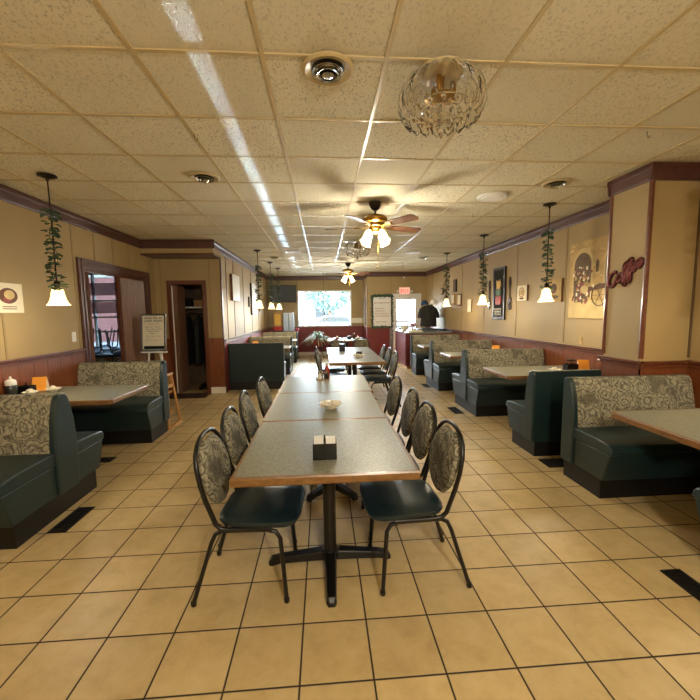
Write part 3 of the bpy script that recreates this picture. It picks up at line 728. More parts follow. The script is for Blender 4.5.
vent(-1.06, 3.65, 'round metal ceiling vent above the left table row, near the light streak')
vent(2.345, 3.70, 'round metal ceiling vent beside the nearest right pendant')
vent(2.37, 8.75, 'small round ceiling vent far right, near the exit sign')
vent(-1.07, 8.66, 'small round ceiling vent above the left booths')
def plate(x, y, label, rad=.16):
    m = MB(); m.lathe([(rad, 0), (rad, -.012), (rad*.9, -.022), (rad*.72, -.018), (rad*.68, -.026), (.01, -.028)], n=32); o = m.build('ceiling_speaker', 'white', None, True, loc=(x, y, HC)); tag(o, label, 'speaker', 'round white ceiling plates')
plate(1.88, 4.13, 'flat round white ceiling plate near the right pendants')
plate(1.93, 7.98, 'flat round white ceiling plate far right of the fans')
plate(-.60, 7.83, 'flat round white ceiling plate crossing the light streak on the left')
def sprinkler(x, y, label):
    m = MB(); m.lathe([(.02, 0), (.02, -.006), (.007, -.01), (.007, -.09), (.016, -.1), (.016, -.13), (.004, -.14)], n=10); tag(m.build('sprinkler_head', 'chrome', None, True, loc=(x, y, HC)), label, 'sprinkler')
sprinkler(2.1, 9.75, 'small hanging sprinkler head on the ceiling left of the exit sign')
def hook(x, y, label):
    m = MB(); m.tube([(0, 0, 0), (0, 0, -.03), (.012, 0, -.045), (.022, 0, -.035), (.02, 0, -.026)], .002, 6); tag(m.build('ceiling_hook', 'bronze', None, True, loc=(x, y, HC)), label, 'hook', 'small ceiling hooks')
hook(-.87, 2.81, 'tiny wire hook in the ceiling grid left of the streak')
hook(1.96, 4.87, 'tiny wire hook in the ceiling grid beyond the white plate')
hook(2.32, 2.63, 'tiny wire hook in the ceiling grid before the pilaster')
m = MB(); m.ball((0, 0, 0), .035); m.box(-.02, .02, -.0, .06, .02, .04); tag(m.build('security_camera', 'white', None, True, loc=(2.6, YE-.06, 2.57)), 'small white camera under the crown above the exit door', 'camera')

# ------------------------------------------------------------------ things on the tables
def bowl(x, y, label, s=1., fill=True, z=TZ, n=12):
    r = thing('creamer_bowl', label, 'bowl', (x, y, z), 0, 'cream bowls on the tables')
    m = MB(); prof = [(.038, 0), (.042, .006), (.064, .022), (.084, .040), (.088, .045), (.084, .046), (.062, .024), (.035, .01), (.005, .008)]
    rings = []
    for i, (q, zz) in enumerate(prof):
        rings.append(m.ring([((q*(1+(.06*math.cos(10*2*PI*k/60) if 2 < i < 7 else 0)))*s*math.cos(2*PI*k/60), (q*(1+(.06*math.cos(10*2*PI*k/60) if 2 < i < 7 else 0)))*s*math.sin(2*PI*k/60), zz*s) for k in range(60)]))
    m.skin(rings); m.build('dish', 'cream', r, True)
    return r
def creamers(x, y, z, n, s, label):
    rnd = random.Random(int(x*100)+n)
    src = None
    for k in range(n):
        a = k*2.4; q = .0095*math.sqrt(k*3.1)*s; zz = z+.004+.019*(1 if k < n*.4 else 0)
        if src is None:
            m = MB(); m.lathe([(.011, 0), (.014, .018), (.018, .019), (.018, .021), (.003, .0215)], n=12); o = src = m.build('creamer_cup', 'cream', None, True)
        else: o = src.copy(); COL.objects.link(o)
        o.location = (x+q*math.cos(a), y+q*math.sin(a), zz+.006*rnd.random()); o.rotation_euler = (rnd.uniform(-.6, .6), rnd.uniform(-.6, .6), 0)
        tag(o, label, 'creamer', label)
bowl(.045, 2.93, 'fluted cream bowl of creamers on the second table of the row', 1.05)
creamers(.045, 2.93, TZ+.012, 13, 1.15, 'small creamer cup heaped in the bowl on the second table')
def sugar_caddy(x, y, label, packets=True, s=1.):
    r = thing('packet_caddy', label, 'caddy', (x, y, TZ), 0, 'black table caddies')
    m = MB(); w, d, h = .062*s, .045*s, .085*s
    for a in ((-w, -w+.004, -d, d), (w-.004, w, -d, d), (-.002, .002, -d, d), (-w, w, -d, -d+.004), (-w, w, d-.004, d)): m.box(a[0], a[1], a[2], a[3], 0, h)
    m.box(-w, w, -d, d, 0, .005); m.box(-.004, .004, -.006, .006, h, h+.034*s, .001); m.build('caddy', 'black', r)
    return r
sugar_caddy(-.005, 1.93, 'black packet caddy on the nearest table, full of white packets')
src = None
for k in range(10):
    side = -1 if k < 5 else 1; i = k % 5
    if src is None:
        m = MB(); m.box(-.025, .025, -.004, .004, 0, .09, .0015); o = src = m.build('sugar_packet', 'packet')
    else: o = src.copy(); COL.objects.link(o)
    o.location = (-.005+side*.031, 1.93-.030+i*.015, TZ+.0055+.004*((i*7+k) % 3)); o.rotation_euler = (math.radians((-5, 4, -2, 6, -3)[i]), 0, 0)
    tag(o, 'thin sugar packet standing in the black caddy on the nearest table', 'packet', 'packets in the nearest caddy')
def bottle(x, y, label, prof, mat, capmat, capz, name='condiment_bottle', cat='bottle', z=TZ):
    r = thing(name, label, cat, (x, y, z))
    m = MB(); m.lathe([p for p in prof if p[1] <= capz], n=16); m.build('body', mat, r, True)
    m = MB(); m.lathe([p for p in prof if p[1] >= capz], n=16); m.build('cap', capmat, r, True); return r
shk = [(.018, 0), (.022, .004), (.022, .06), (.02, .066), (.02, .066), (.021, .07), (.018, .088), (.006, .093)]
ket = [(.028, 0), (.031, .006), (.031, .1), (.02, .13), (.014, .15), (.014, .15), (.016, .155), (.016, .175), (.006, .18)]
m = MB(); m.box(-.075, .075, -.05, .05, 0, .01, .003); m.box(-.004, .004, -.05, .05, .01, .09); m.box(-.075, -.07, -.05, .05, 0, .05); m.box(.07, .075, -.05, .05, 0, .05); tag(m.build('condiment_rack', 'tan', None, loc=(-.02, 4.22, TZ)), 'tan condiment rack with bottles on the third table of the row', 'rack')
bottle(-.055, 4.2, 'pale shaker in the rack on the third table of the row, left one', shk, 'cream', 'chrome', .066, z=TZ+.01)
bottle(.02, 4.2, 'dark shaker in the rack on the third table of the row, right one', shk, 'syrup', 'chrome', .066, z=TZ+.01)
bottle(.03, 4.24, 'tall white topped bottle behind the shakers on the third table', ket, 'ketchup', 'white', .15, z=TZ+.01)
bowl(.58, 6.2, 'bowl holding folded napkins on the table behind the row', 1.1)
creamers(.58, 6.2, TZ+.012, 7, 1.2, 'small creamer cup in the bowl on the table behind the row')
m = MB(); m.box(-.05, .05, -.03, .03, 0, .07, .004); m.box(-.04, .04, -.031, -.02, .015, .06, .002); tag(m.build('napkin_holder', 'black', None, loc=(.62, 6.52, TZ)), 'low black holder behind the bowl on the table behind the row', 'napkin holder')
m = MB(); m.box(-.06, .06, -.05, .05, 0, .14, .006); m.box(-.045, .045, -.055, -.048, .02, .12, .003); tag(m.build('napkin_dispenser', 'black', None, loc=(.36, 7.3, TZ)), 'tall black napkin dispenser on the farther table behind the row', 'napkin dispenser')
# far table settings
for i, (x, y) in enumerate(((.35, 10.15), (.95, 10.15), (.4, 10.75), (1.0, 10.75))):
    m = MB(); m.lathe([(.05, 0), (.07, .004), (.12, .016), (.12, .02), (.07, .009), (.005, .008)], n=24); o = m.build('plate', 'white', None, True, loc=(x, y, TZ)); tag(o, ['white plate on the near left of the table under the window', 'white plate on the near right of the table under the window', 'white plate on the far left of the table under the window', 'white plate on the far right of the table under the window'][i], 'plate', 'plates on the far table')
    m = MB(); m.prism([(-.05, 0), (.05, 0), (0, .09)], 'y', -.03, .03); o = m.build('folded_napkin', 'redprint' if i in (0, 3) else 'paper', None, loc=(x, y, TZ+.0095)); tag(o, ['red folded napkin on the near left plate under the window', 'pale folded napkin on the near right plate under the window', 'pale folded napkin on the far left plate under the window', 'red folded napkin on the far right plate under the window'][i], 'napkin', 'napkins on the far plates')
bottle(.86, 10.45, 'white topped bottle standing amid the plates under the window', ket, 'syrup', 'white', .15)
m = MB(); m.box(-.06, .06, -.045, .045, 0, .09, .004); tag(m.build('condiment_box', 'black', None, loc=(.72, 10.45, TZ)), 'small black box amid the plates under the window', 'box')
# left booth table
def tent(x, y, rz, label, z=TZ):
    r = thing('tent_card', label, 'card', (x, y, z), rz, 'orange tent cards on booth tables')
    m = MB(); m.prism([(-.055, 0), (-.05, 0), (0, .128), (.05, 0), (.055, 0), (.003, .14), (-.003, .14)], 'x', -.06, .06); m.build('card', 'orange', r)
    m = MB(); m.prism([(-.054, .0), (.054, 0), (0, .132)], 'x', -.0615, -.06); m.build('card_side', 'paper', r)
    m = MB(); m.prism([(-.054, .0), (.054, 0), (0, .132)], 'x', .06, .0615); m.build('card_side', 'paper', r)
    return r
tent(-2.93, 4.02, math.radians(18), 'orange tent card standing on the left booth table by the wall')
bowl(-2.86, 3.79, 'cream bowl on the left booth table, the nearer of two', .75)
bowl(-2.74, 3.93, 'cream bowl on the left booth table, just behind the nearer one', .75)
creamers(-2.86, 3.79, TZ+.01, 6, .85, 'creamer cup in the nearer bowl on the left booth table')
creamers(-2.74, 3.93, TZ+.01, 5, .85, 'creamer cup in the farther bowl on the left booth table')
sugar_caddy(-2.945, 3.86, 'black caddy beside the syrup jar on the left booth table', s=.95)
bottle(-2.985, 3.73, 'dark syrup jar with white spout lid on the left booth table', [(.045, 0), (.048, .006), (.048, .105), (.044, .112), (.044, .112), (.046, .116), (.044, .15), (.03, .165), (.014, .17), (.008, .195)], 'syrup', 'white', .112, 'syrup_dispenser', 'dispenser')
# right booth tables
tent(3.2, 4.36, math.radians(-18), 'orange tent card on the booth table beside the pilaster')
sugar_caddy(3.04, 4.36, 'black caddy left of the orange card beside the pilaster', s=1.1)
m = MB(); m.lathe([(.05, .1), (.055, .112), (.03, .118), (.0, .12)], n=14); 
tag(m.build('caddy_lid', 'black', None, True, loc=(3.04, 4.36, TZ+.032)), 'black round lid resting on the caddy beside the pilaster', 'lid')
bowl(2.82, 4.34, 'low cream bowl on the booth table beside the pilaster', .8)
creamers(2.82, 4.34, TZ+.01, 6, .85, 'creamer cup in the bowl on the booth table beside the pilaster')
for i, (x, y) in enumerate(((3.05, 6.4), )):
    tent(x, y, math.radians(-18), 'orange tent card on the second booth table from the pilaster')
sugar_caddy(2.88, 6.42, 'black caddy on the second booth table from the pilaster')
bowl(2.72, 6.4, 'cream bowl on the second booth table from the pilaster', .8)
tent(-1.52, 8.45, math.radians(15), 'orange tent card just above the dark green booth partition')
m = MB(); m.box(-.07, .07, -.045, .045, 0, .09, .005); tag(m.build('condiment_box', 'black', None, loc=(-1.76, 8.4, TZ)), 'black box by the wall above the dark green booth partition', 'box')

# ------------------------------------------------------------------ floor registers, mat
def register(x, y, lx, ly, label):
    r = thing('floor_register', label, 'vent', (x, y, 0), 0, 'black floor registers')
    m = MB(); e = .012
    for a in ((-lx/2, lx/2, -ly/2, -ly/2+e), (-lx/2, lx/2, ly/2-e, ly/2), (-lx/2, -lx/2+e, -ly/2, ly/2), (lx/2-e, lx/2, -ly/2, ly/2)): m.box(*a, 0, .007)
    m.box(-lx/2, lx/2, -ly/2, ly/2, 0, .002); m.build('frame', 'iron', r)
    m = MB(); L = max(lx, ly); n = int(L/.02)
    for k in range(1, n):
        t = -L/2+k*L/n
        if ly >= lx: m.box(-lx/2+e, lx/2-e, t-.004, t+.004, .002, .006)
        else: m.box(t-.004, t+.004, -ly/2+e, ly/2-e, .002, .006)
    if ly >= lx: m.box(-.004, .004, -ly/2, ly/2, .002, .0065)
    else: m.box(-lx/2, lx/2, -.004, .004, .002, .0065)
    m.build('grille', 'iron', r)
register(-1.885, 2.77, .125, .335, 'black floor register beside the nearest left booth')
register(-2.29, 3.93, .15, .13, 'black floor register under the left booth table edge')
register(1.965, 1.71, .12, .33, 'black floor register near the bottom right photo corner')
register(2.28, 3.385, .30, .19, 'black floor register between the two benches beside the pilaster')
register(1.97, 5.40, .14, .36, 'black floor register beside the second booth pair on the right')
register(2.05, 7.3, .13, .36, 'small black floor register beside the last booth pair on the right')
m = MB(); m.box(-.36, .36, -.2, .2, 0, .012, .004); tag(m.build('door_mat', plain('dark red mat', (52, 24, 22), .95, noise=.4, nscale=40), None, loc=(-2.5, 6.95, 0)), 'dark red mat on the floor before the closet', 'mat')

# ------------------------------------------------------------------ left side: folding door, easel, high chair, closet contents
r = thing('folding_door', 'brown pleated folding door half drawn across the opening', 'door', (XL-.05, 0, 0))
m = MB(); n = 12; y0, y1 = 5.98, O1-.03; a = []; b = []
for k in range(n+1):
    y = y0+(y1-y0)*k/n; xx = .035*(-1 if k % 2 else 1); a.append((xx, y)); b.append((xx-.008, y))
rg = [m.ring([(u, v, z) for u, v in a+b[::-1]]) for z in (.02, OZ-.05)]; m.skin(rg); m.build('pleats', 'accord', r)
m = MB(); m.box(-.02, .02, y0-.03, y0, .02, OZ-.05, .004); m.build('lead_post', 'rail', r)
m = MB(); m.box(-.02, .02, O0+.03, O1-.03, OZ-.05, OZ-.022); m.build('track', 'rail', r)
r = thing('folding_door', 'narrow folded door stack at the near jamb of the opening', 'door', (XL-.05, 0, 0))
m = MB(); a = []; b = []
for k in range(7):
    y = O0+.03+.02*k; xx = .035*(-1 if k % 2 else 1); a.append((xx, y)); b.append((xx-.008, y))
rg = [m.ring([(u, v, z) for u, v in a+b[::-1]]) for z in (.02, OZ-.05)]; m.skin(rg); m.build('pleats', 'accord', r)

def scribble(m, x0, x1, z, hgt, rnd, y, w=.004, dens=1.):
    """a line of handwriting as thin raised strokes on the plane of constant y"""
    x = x0
    while x < x1-.01:
        L = rnd.uniform(.05, .12)*dens; L = min(L, x1-x); pts = []; n = max(4, int(L/.011))
        for k in range(n+1):
            pts.append((x+L*k/n+rnd.uniform(-.003, .003), y, z+hgt*(.5 if k % 2 else -.45)*rnd.uniform(.45, 1.)))
        m.tube(pts, w/2, 4, flat=1.); x += L+.022*dens
ez = thing('easel', 'white easel holding the handwritten sign beside the closet', 'easel', (-2.72, 6.2, 0), 0)
for sx in (-1, 1):
    m = MB(); m.tube([(sx*.17, -.02, 0), (sx*.06, .03, 1.35)], .014, 8); m.build('front_leg', 'white', ez, True)
m = MB(); m.tube([(0, .42, 0), (0, .05, 1.3)], .012, 8); m.build('rear_leg', 'white', ez, True)
m = MB(); m.box(-.2, .2, -.05, -.005, .89, .915, .003); m.box(-.135, .135, -.012, .008, .74, .76, .003); m.build('ledge', 'white', ez)
sg = thing('sign_board', 'framed handwritten paper sign propped on the white easel', 'sign', (-2.72, 6.16, .917), 0); sg.rotation_euler = (math.radians(-6), 0, math.radians(-4))
m = MB()
for a in ((-.2, -.172, 0, .6), (.172, .2, 0, .6), (-.172, .172, 0, .03), (-.172, .172, .572, .6)): m.box(a[0], a[1], -.012, .012, a[2], a[3], .003)
m.build('frame', 'chrome', sg)
MB().box(-.172, .172, -.006, .006, .03, .572).build('paper', 'paper', sg)
MB().box(-.15, .172, -.009, -.006, .035, .085).build('black_strip', 'black', sg)
rnd = random.Random(5); m = MB()
for z, a, b, hh in ((.53, -.14, .14, .036), (.485, -.14, .14, .036)): scribble(m, a, b, z, hh, rnd, -.0075, .010, 1.2)
for z, a, b, hh in ((.39, -.13, .13, .02), (.355, -.12, .13, .02), (.32, -.09, .1, .02), (.285, -.05, .05, .02)): scribble(m, a, b, z, hh, rnd, -.0075, .006, .9)
m.build('writing', 'ink', sg)
m = MB(); scribble(m, -.09, .11, .435, .03, rnd, -.0075, .005); scribble(m, -.11, .12, .24, .025, rnd, -.0075, .004); scribble(m, -.12, .13, .18, .02, rnd, -.0075, .003); m.build('red_writing', 'redink', sg)
hc = thing('high_chair', 'pale wooden high chair frame standing behind the left rose bench', 'high chair', (-2.27, 5.1, 0))
for sx in (-1, 1):
    m = MB(); m.box(sx*.235-.02, sx*.235+.02, -.2, .2, 0, .03, .006); m.build('floor_runner', 'pine', hc)
    for sy in (-1, 1):
        m = MB(); m.tube([(sx*.235, sy*.19, .025), (sx*.17, sy*.12, .70)], .017, 8); m.build('leg', 'pine', hc, True)
    m = MB(); m.box(sx*.178-.012, sx*.178+.012, -.14, .14, .52, .56, .004); m.build('side_rail', 'pine', hc)
    m = MB(); m.box(sx*.172-.014, sx*.172+.014, -.15, .15, .68, .71, .004); m.build('arm_rest', 'pine', hc)
m = MB(); m.box(-.175, .175, -.13, .13, .44, .46, .004); m.build('seat', 'pine', hc)
m = MB(); m.box(-.17, .17, .105, .125, .5, .7, .004); m.build('back', 'pine', hc)
m = MB(); m.box(-.215, .215, -.012, .012, .2, .23, .004); m.build('stretcher', 'pine', hc)
# closet
m = MB(); m.box(XL+.02, XI-.12, 7.75, 8.28, 1.62, 1.65); tag(m.build('closet_shelf', 'white'), 'white shelf inside the dark closet', 'shelf')
m = MB(); m.tube([(XL+.02, 7.85, 1.52), (XI-.12, 7.85, 1.52)], .014, 10); tag(m.build('closet_rod', 'chrome'), 'metal hanging rod below the closet shelf', 'rod')
for i, (x, w, h, mt, lb) in enumerate(((-2.78, .2, .17, 'black', 'dark box on the closet shelf, left one'), (-2.5, .22, .13, 'tan', 'tan box in the middle of the closet shelf'), (-2.26, .18, .2, 'navy', 'dark blue box on the closet shelf, right one'))):
    m = MB(); m.box(-w/2, w/2, -.12, .12, 0, h, .01); m.box(-w/2-.005, w/2+.005, -.125, .125, h-.04, h, .004); tag(m.build('storage_box', mt, None, loc=(x, 7.95, 1.65)), lb, 'box', 'boxes on the closet shelf')
for i, (x, mt, lb) in enumerate(((-2.75, 'darkcloth', 'charcoal coat hanging at the left of the closet rod'), (-2.54, 'cloth', 'patterned dark coat hanging left of centre in the closet'), (-2.3, 'darkcloth', 'long charcoal coat hanging at the right of the closet rod'))):
    r = thing('coat', lb, 'coat', (x, 7.85, 1.50), 0, 'coats hanging in the closet')
    m = MB(); rings = []
    for z, sx, sy in ((-.02, .02, .03), (-.06, .035, .12), (-.1, .045, .2), (-.3, .05, .21), (-.7, .06, .22), (-1.0, .07, .25)):
        rings.append(m.ring([(sx*math.cos(a)*(1+.25*math.sin(5*a)), sy*math.sin(a), z) for a in [2*PI*k/24 for k in range(24)]]))
    m.skin(rings); m.build('coat_body', mt, r, True)
    m = MB(); m.tube([(0, -.14, -.1), (.02, -.23, -.45), (.03, -.24, -.6)], [.05, .05, .045], 10); m.build('sleeve', mt, r, True)
    m = MB(); m.tube([(0, 0, -.03), (0, 0, .015), (0, .012, .035), (0, .0, .04)], .003, 6); m.build('hanger_hook', 'chrome', r)
r = thing('bifold_door', 'narrow brown bifold door folded open at the left of the closet', 'door', (C0+.03, YB+.02, 0))
MB().box(0, .035, -.03, .36, .02, CZ-.02, .004).build('panel', 'accord', r)
MB().box(.04, .075, -.03, .36, .02, CZ-.02, .004).build('panel', 'accord', r)
MB().box(-.012, .0, -.05, -.02, .02, CZ-.02, .002).build('edge_strip', 'white', r)
for i, (x, y) in enumerate(((-2.45, 7.6), (-2.32, 7.62))):
    m = MB(); rings = [m.ring([(u*.045*w_, -.13+.26*t, z) for u, z in ((-1, 0), (1, 0), (.9, h), (-.9, h))]) for t, w_, h in ((0, .7, .05), (.25, 1, .06), (.6, .9, .09), (1, .85, .1))]; m.skin(rings); tag(m.build('shoe', 'black', None, loc=(x, y, 0), bevel=.01), ['dark shoe on the closet floor, left of a pair', 'dark shoe on the closet floor, right of a pair'][i], 'shoe')
m = MB(); m.box(0, .008, -.035, .035, -.06, .06, .003); m.box(.008, .014, -.006, .006, -.012, .012); tag(m.build('light_switch', 'white', None, loc=(XL, 4.79, 1.245)), 'white light switch left of the folding door opening', 'switch')
# side room furniture: tables with chairs turned up on them
for i, (x, y) in enumerate(((-4.2, 7.35), (-4.9, 8.55))):
    r = thing('dining_table', ['table in the side room with upturned chairs, nearer one', 'table in the side room with upturned chairs, farther one'][i], 'table', (x, y, 0), 0, G1); tabletop_parts(r, -.5, .5, -.4, .4); pedestal(r, 0, 0)
    for j, (dx, dy, rz) in enumerate(((-.25, .34, 0), (.25, -.34, PI))):
        c = place(chair, (x+dx, y+dy, TZ+.47), rz, ['dark upturned chair on the nearer side room table, left one', 'dark upturned chair on the nearer side room table, right one', 'dark upturned chair on the farther side room table, left one', 'dark upturned chair on the farther side room table, right one'][2*i+j], GC); c.rotation_euler = (PI, 0, rz)

# ------------------------------------------------------------------ wall decoration
def wall_x(name, x, s, y0, y1, z0, z1, label, cat, th=.025, frame='black', face='paper', fw=.0, group=None):
    """flat picture on a wall of constant x; s = direction into the room"""
    r = thing(name, label, cat, (x, (y0+y1)/2, (z0+z1)/2), 0, group); hy, hz = abs(y1-y0)/2, (z1-z0)/2
    a, b = sorted((0., s*th)); MB().box(a, b, -hy, hy, -hz, hz, .002).build('backing' if not fw else 'frame', frame, r)
    a, b = sorted((s*th, s*(th+.003))); MB().box(a, b, -hy+fw, hy-fw, -hz+fw, hz-fw).build('face', face, r); return r
def flat_x(r, name, mat, x0, x1, poly):
    m = MB(); m.prism(poly, 'x', min(x0, x1), max(x0, x1)); return m.build(name, mat, r)
def ell(cy, cz, ry, rz, n=24, a0=0, a1=2*PI): return [(cy+ry*math.cos(a0+(a1-a0)*k/n), cz+rz*math.sin(a0+(a1-a0)*k/n)) for k in range(n if a1-a0 > 6.2 else n+1)]
# left near picture of a dish
r = wall_x('food_picture', XL, 1, 3.70, 4.03, 1.54, 1.825, 'small print of a plated dish on the near left wall', 'picture')
flat_x(r, 'dish', 'brown', .028, .030, ell(-.01, .02, .11, .075)); flat_x(r, 'food', 'sand', .030, .032, ell(.0, .03, .06, .045)); flat_x(r, 'garnish', 'maroon', .030, .0315, ell(-.03, -.02, .05, .025))
m = MB(); rn = random.Random(2)
for z in (-.085, -.105): m.box(.028, .0288, -.09, .08, z-.004, z+.004)
m.build('caption', 'brown', r)
# right wall: arches painting
r = wall_x('arch_painting', XR, -1, 3.93, 4.86, 1.385, 2.36, 'large sandy painting of stone arches and a cart near the pilaster', 'painting', .03, 'sand', 'ochre')
def arch(cy, z0, w, h): return [(cy-w, z0), (cy+w, z0)] + ell(cy, z0+h, w, w*1.05, 16, 0, PI)
X = -.033
flat_x(r, 'ground', 'sand', X, X-.001, [(-.46, -.48), (.46, -.48), (.46, -.22), (-.46, -.3)])
flat_x(r, 'arch_surround', 'sand', X, X-.001, arch(.22, -.22, .19, .42)); flat_x(r, 'arch_opening', 'umber', X-.001, X-.002, arch(.22, -.22, .155, .4))
flat_x(r, 'arch_surround', 'sand', X, X-.001, arch(-.3, -.24, .16, .46)); flat_x(r, 'arch_opening', 'umber', X-.001, X-.002, arch(-.3, -.24, .125, .45))
flat_x(r, 'flower_stall', 'sand', X-.003, X-.004, ell(.17, -.12, .07, .05)); flat_x(r, 'stall_shadow', 'umber', X-.002, X-.003, [(.35, -.28), (.1, -.28), (.1, -.2), (.35, -.2)])
rn = random.Random(21)
for nm, mt, n_ in (('painted_blooms', 'maroon', 34), ('painted_blooms', 'ochre', 40), ('painted_shade', 'brown', 34), ('painted_blooms', 'paper', 22)):
    m = MB()
    for k in range(n_):
        cy, cz = rn.gauss(.21, .075), rn.gauss(-.06, .11); q = rn.uniform(.008, .022); d_ = rn.uniform(0, .001)
        if abs(cy-.2) < .2 and cz > -.3: m.prism(ell(cy, cz, q, q*rn.uniform(.8, 1.6), 7), 'x', X-.003-d_, X-.002)
    m.build(nm, mt, r)
m = MB()
for k in range(60):
    cy, cz = rn.uniform(-.45, .45), rn.uniform(-.2, .47); q = rn.uniform(.015, .045)
    if not (.02 < cy < .42 and cz < .36): m.prism(ell(cy, cz, q, q*.45, 8), 'x', X-.0005-rn.uniform(0, .0003), X)
m.build('stonework', 'sand', r)
flat_x(r, 'lantern', 'umber', X-.001, X-.002, [(-.02, .08), (-.06, .08), (-.07, .2), (-.04, .24), (-.01, .2)])
m = MB(); m.tube([(X-.004, -.1+.13*math.cos(a), -.2+.13*math.sin(a)) for a in [2*PI*k/28 for k in range(29)]], .006, 6)
for k in range(6):
    a = k*PI/3; m.tube([(X-.004, -.1, -.2), (X-.004, -.1+.13*math.cos(a), -.2+.13*math.sin(a))], .003, 4)
m.build('cart_wheel', 'umber', r); flat_x(r, 'cart_bed', 'brown', X-.002, X-.003, [(-.2, -.12), (.18, -.16), (.18, -.11), (-.2, -.06)])
# tall picture of stacked cups
r = wall_x('cup_picture', XR, -1, 6.67, 7.14, 1.325, 2.30, 'tall black framed picture of yellow, green and red cups', 'picture', .035, 'black', 'matte', .05)
X = -.038
for z, wd, h, mt in ((.17, .085, .17, 'yellow'), (.03, .105, .12, 'green'), (-.12, .115, .17, 'redprint')):
    flat_x(r, 'painted_cup', mt, X, X-.004, [(-wd*.85, z-h/2), (wd*.85, z-h/2), (wd, z+h/2), (-wd, z+h/2)])
    flat_x(r, 'cup_rim', 'brown', X-.004, X-.005, ell(0, z+h/2-.012, wd*.9, .012))
    m = MB(); m.tube([(X-.006, -wd*.9-.035*math.sin(a), z+.045*math.cos(a)) for a in [PI*k/10 for k in range(11)]], .007, 6); m.build('cup_handle', mt, r)
m = MB(); rn = random.Random(11)
for z in (-.29, -.34, -.39):
    x_ = -.13
    while x_ < .12:
        m.tube([(X-.002, x_, z-.02), (X-.002, x_+.015, z+.02), (X-.002, x_+.03, z-.015), (X-.002, x_+.04, z+.015)], .005, 4); x_ += .06
m.build('lettering', 'white', r)
# big cutlery
r = thing('wall_spoon', 'oversized dark spoon hung left of the tall cup picture', 'spoon', (XR-.012, 7.34, 1.8))
m = MB(); m.tube([(0, 0, .29), (0, 0, .2), (0, 0, .05), (0, 0, -.1)], [.03, .042, .022, .02], 10, flat=.4); m.build('handle', 'bronze', r, True)
m = MB(); m.ball((0, 0, -.19), .1, (.18, .62, 1.0)); m.build('bowl', 'chrome', r, True)
r = thing('wall_fork', 'oversized dark fork hung right of the tall cup picture', 'fork', (XR-.012, 6.52, 1.8))
m = MB(); m.tube([(0, 0, .29), (0, 0, .2), (0, 0, .05), (0, 0, -.08)], [.03, .045, .022, .022], 10, flat=.4); m.build('handle', 'bronze', r, True)
m = MB(); m.box(-.008, .008, -.062, .062, -.17, -.08, .005)
for k in range(4): m.box(-.006, .006, -.06+k*.035, -.042+k*.035, -.29, -.16, .003)
m.build('tines', 'bronze', r)
r = wall_x('coffee_picture', XR, -1, 5.92, 6.22, 1.655, 1.91, 'small square print of a cup right of the big fork', 'picture', .03, 'brown', 'paper')
m = MB(); m.tube([(-.035, .075*math.cos(a), .01+.075*math.sin(a)) for a in [2*PI*k/24 for k in range(25)]], .008, 6); m.build('printed_ring', 'tan', r); flat_x(r, 'printed_saucer', 'brown', -.033, -.035, ell(0, -.09, .07, .015)); flat_x(r, 'printed_cup', 'ochre', -.033, -.034, ell(0, .01, .05, .05))
r = wall_x('coffee_picture', XR, -1, 5.03, 5.33, 1.61, 1.935, 'small brown print behind the nearest right pendant', 'picture', .03, 'brown', 'ochre')
flat_x(r, 'printed_cup', 'brown', -.033, -.035, ell(.02, .03, .07, .07)); flat_x(r, 'printed_saucer', 'umber', -.033, -.0345, ell(0, -.09, .09, .025))
# small things farther down the right wall
wall_x('wall_plaque', XR, -1, 8.22, 8.42, 1.47, 1.75, 'pale plaque on the right wall between the two far pendants', 'plaque', .03, 'tan', 'paper')
wall_x('framed_notice', XR, -1, 8.85, 9.1, 1.62, 1.91, 'small framed notice right of the farthest right pendant', 'frame', .03, 'brown', 'paper', .03)
wall_x('framed_notice', XR, -1, 9.3, 9.55, 1.66, 1.93, 'small pale framed notice just behind the farthest right pendant', 'frame', .03, 'tan', 'paper', .03)
wall_x('framed_picture', XR, -1, 9.2, 9.4, 1.97, 2.28, 'narrow dark picture above the two small notices', 'picture', .03, 'black', 'umber', .03)
wall_x('framed_picture', XR, -1, 10.25, 10.45, 1.95, 2.14, 'tiny dark picture high on the right wall near the corner', 'picture', .03, 'black', 'ochre', .03)
wall_x('wall_plaque', XR, -1, 10.1, 10.4, 1.33, 1.58, 'pale plaque beside the rack of caps and shirts', 'plaque', .04, 'tan', 'cream')
m = MB(); m.box(-.006, 0, -.028, .028, -.045, .045, .002); m.box(-.009, -.006, -.015, .015, -.035, -.01); m.box(-.009, -.006, -.015, .015, .01, .035); tag(m.build('wall_outlet', 'ochre', None, loc=(XR, 4.62, 1.1)), 'pale outlet low on the right wall beneath the painting', 'outlet')
# inner left wall
wall_x('wall_picture', XI, 1, 7.86, 8.5, 1.77, 2.31, 'pale print with brown side on the inner left wall, nearest', 'picture', .05, 'brown', 'white')
wall_x('wall_plaque', XI, 1, 9.65, 9.85, 1.66, 1.92, 'narrow dark plaque on the inner left wall between prints', 'plaque', .03, 'bronze', 'umber')
wall_x('wall_picture', XI, 1, 9.95, 10.6, 1.46, 2.28, 'tall dark edged print behind the nearest of the three left pendants', 'picture', .05, 'iron', 'white')
wall_x('wall_plaque', XI, 1, 11.2, 11.35, 1.55, 1.75, 'small dark plaque on the inner left wall near the television', 'plaque', .03, 'bronze', 'tan')
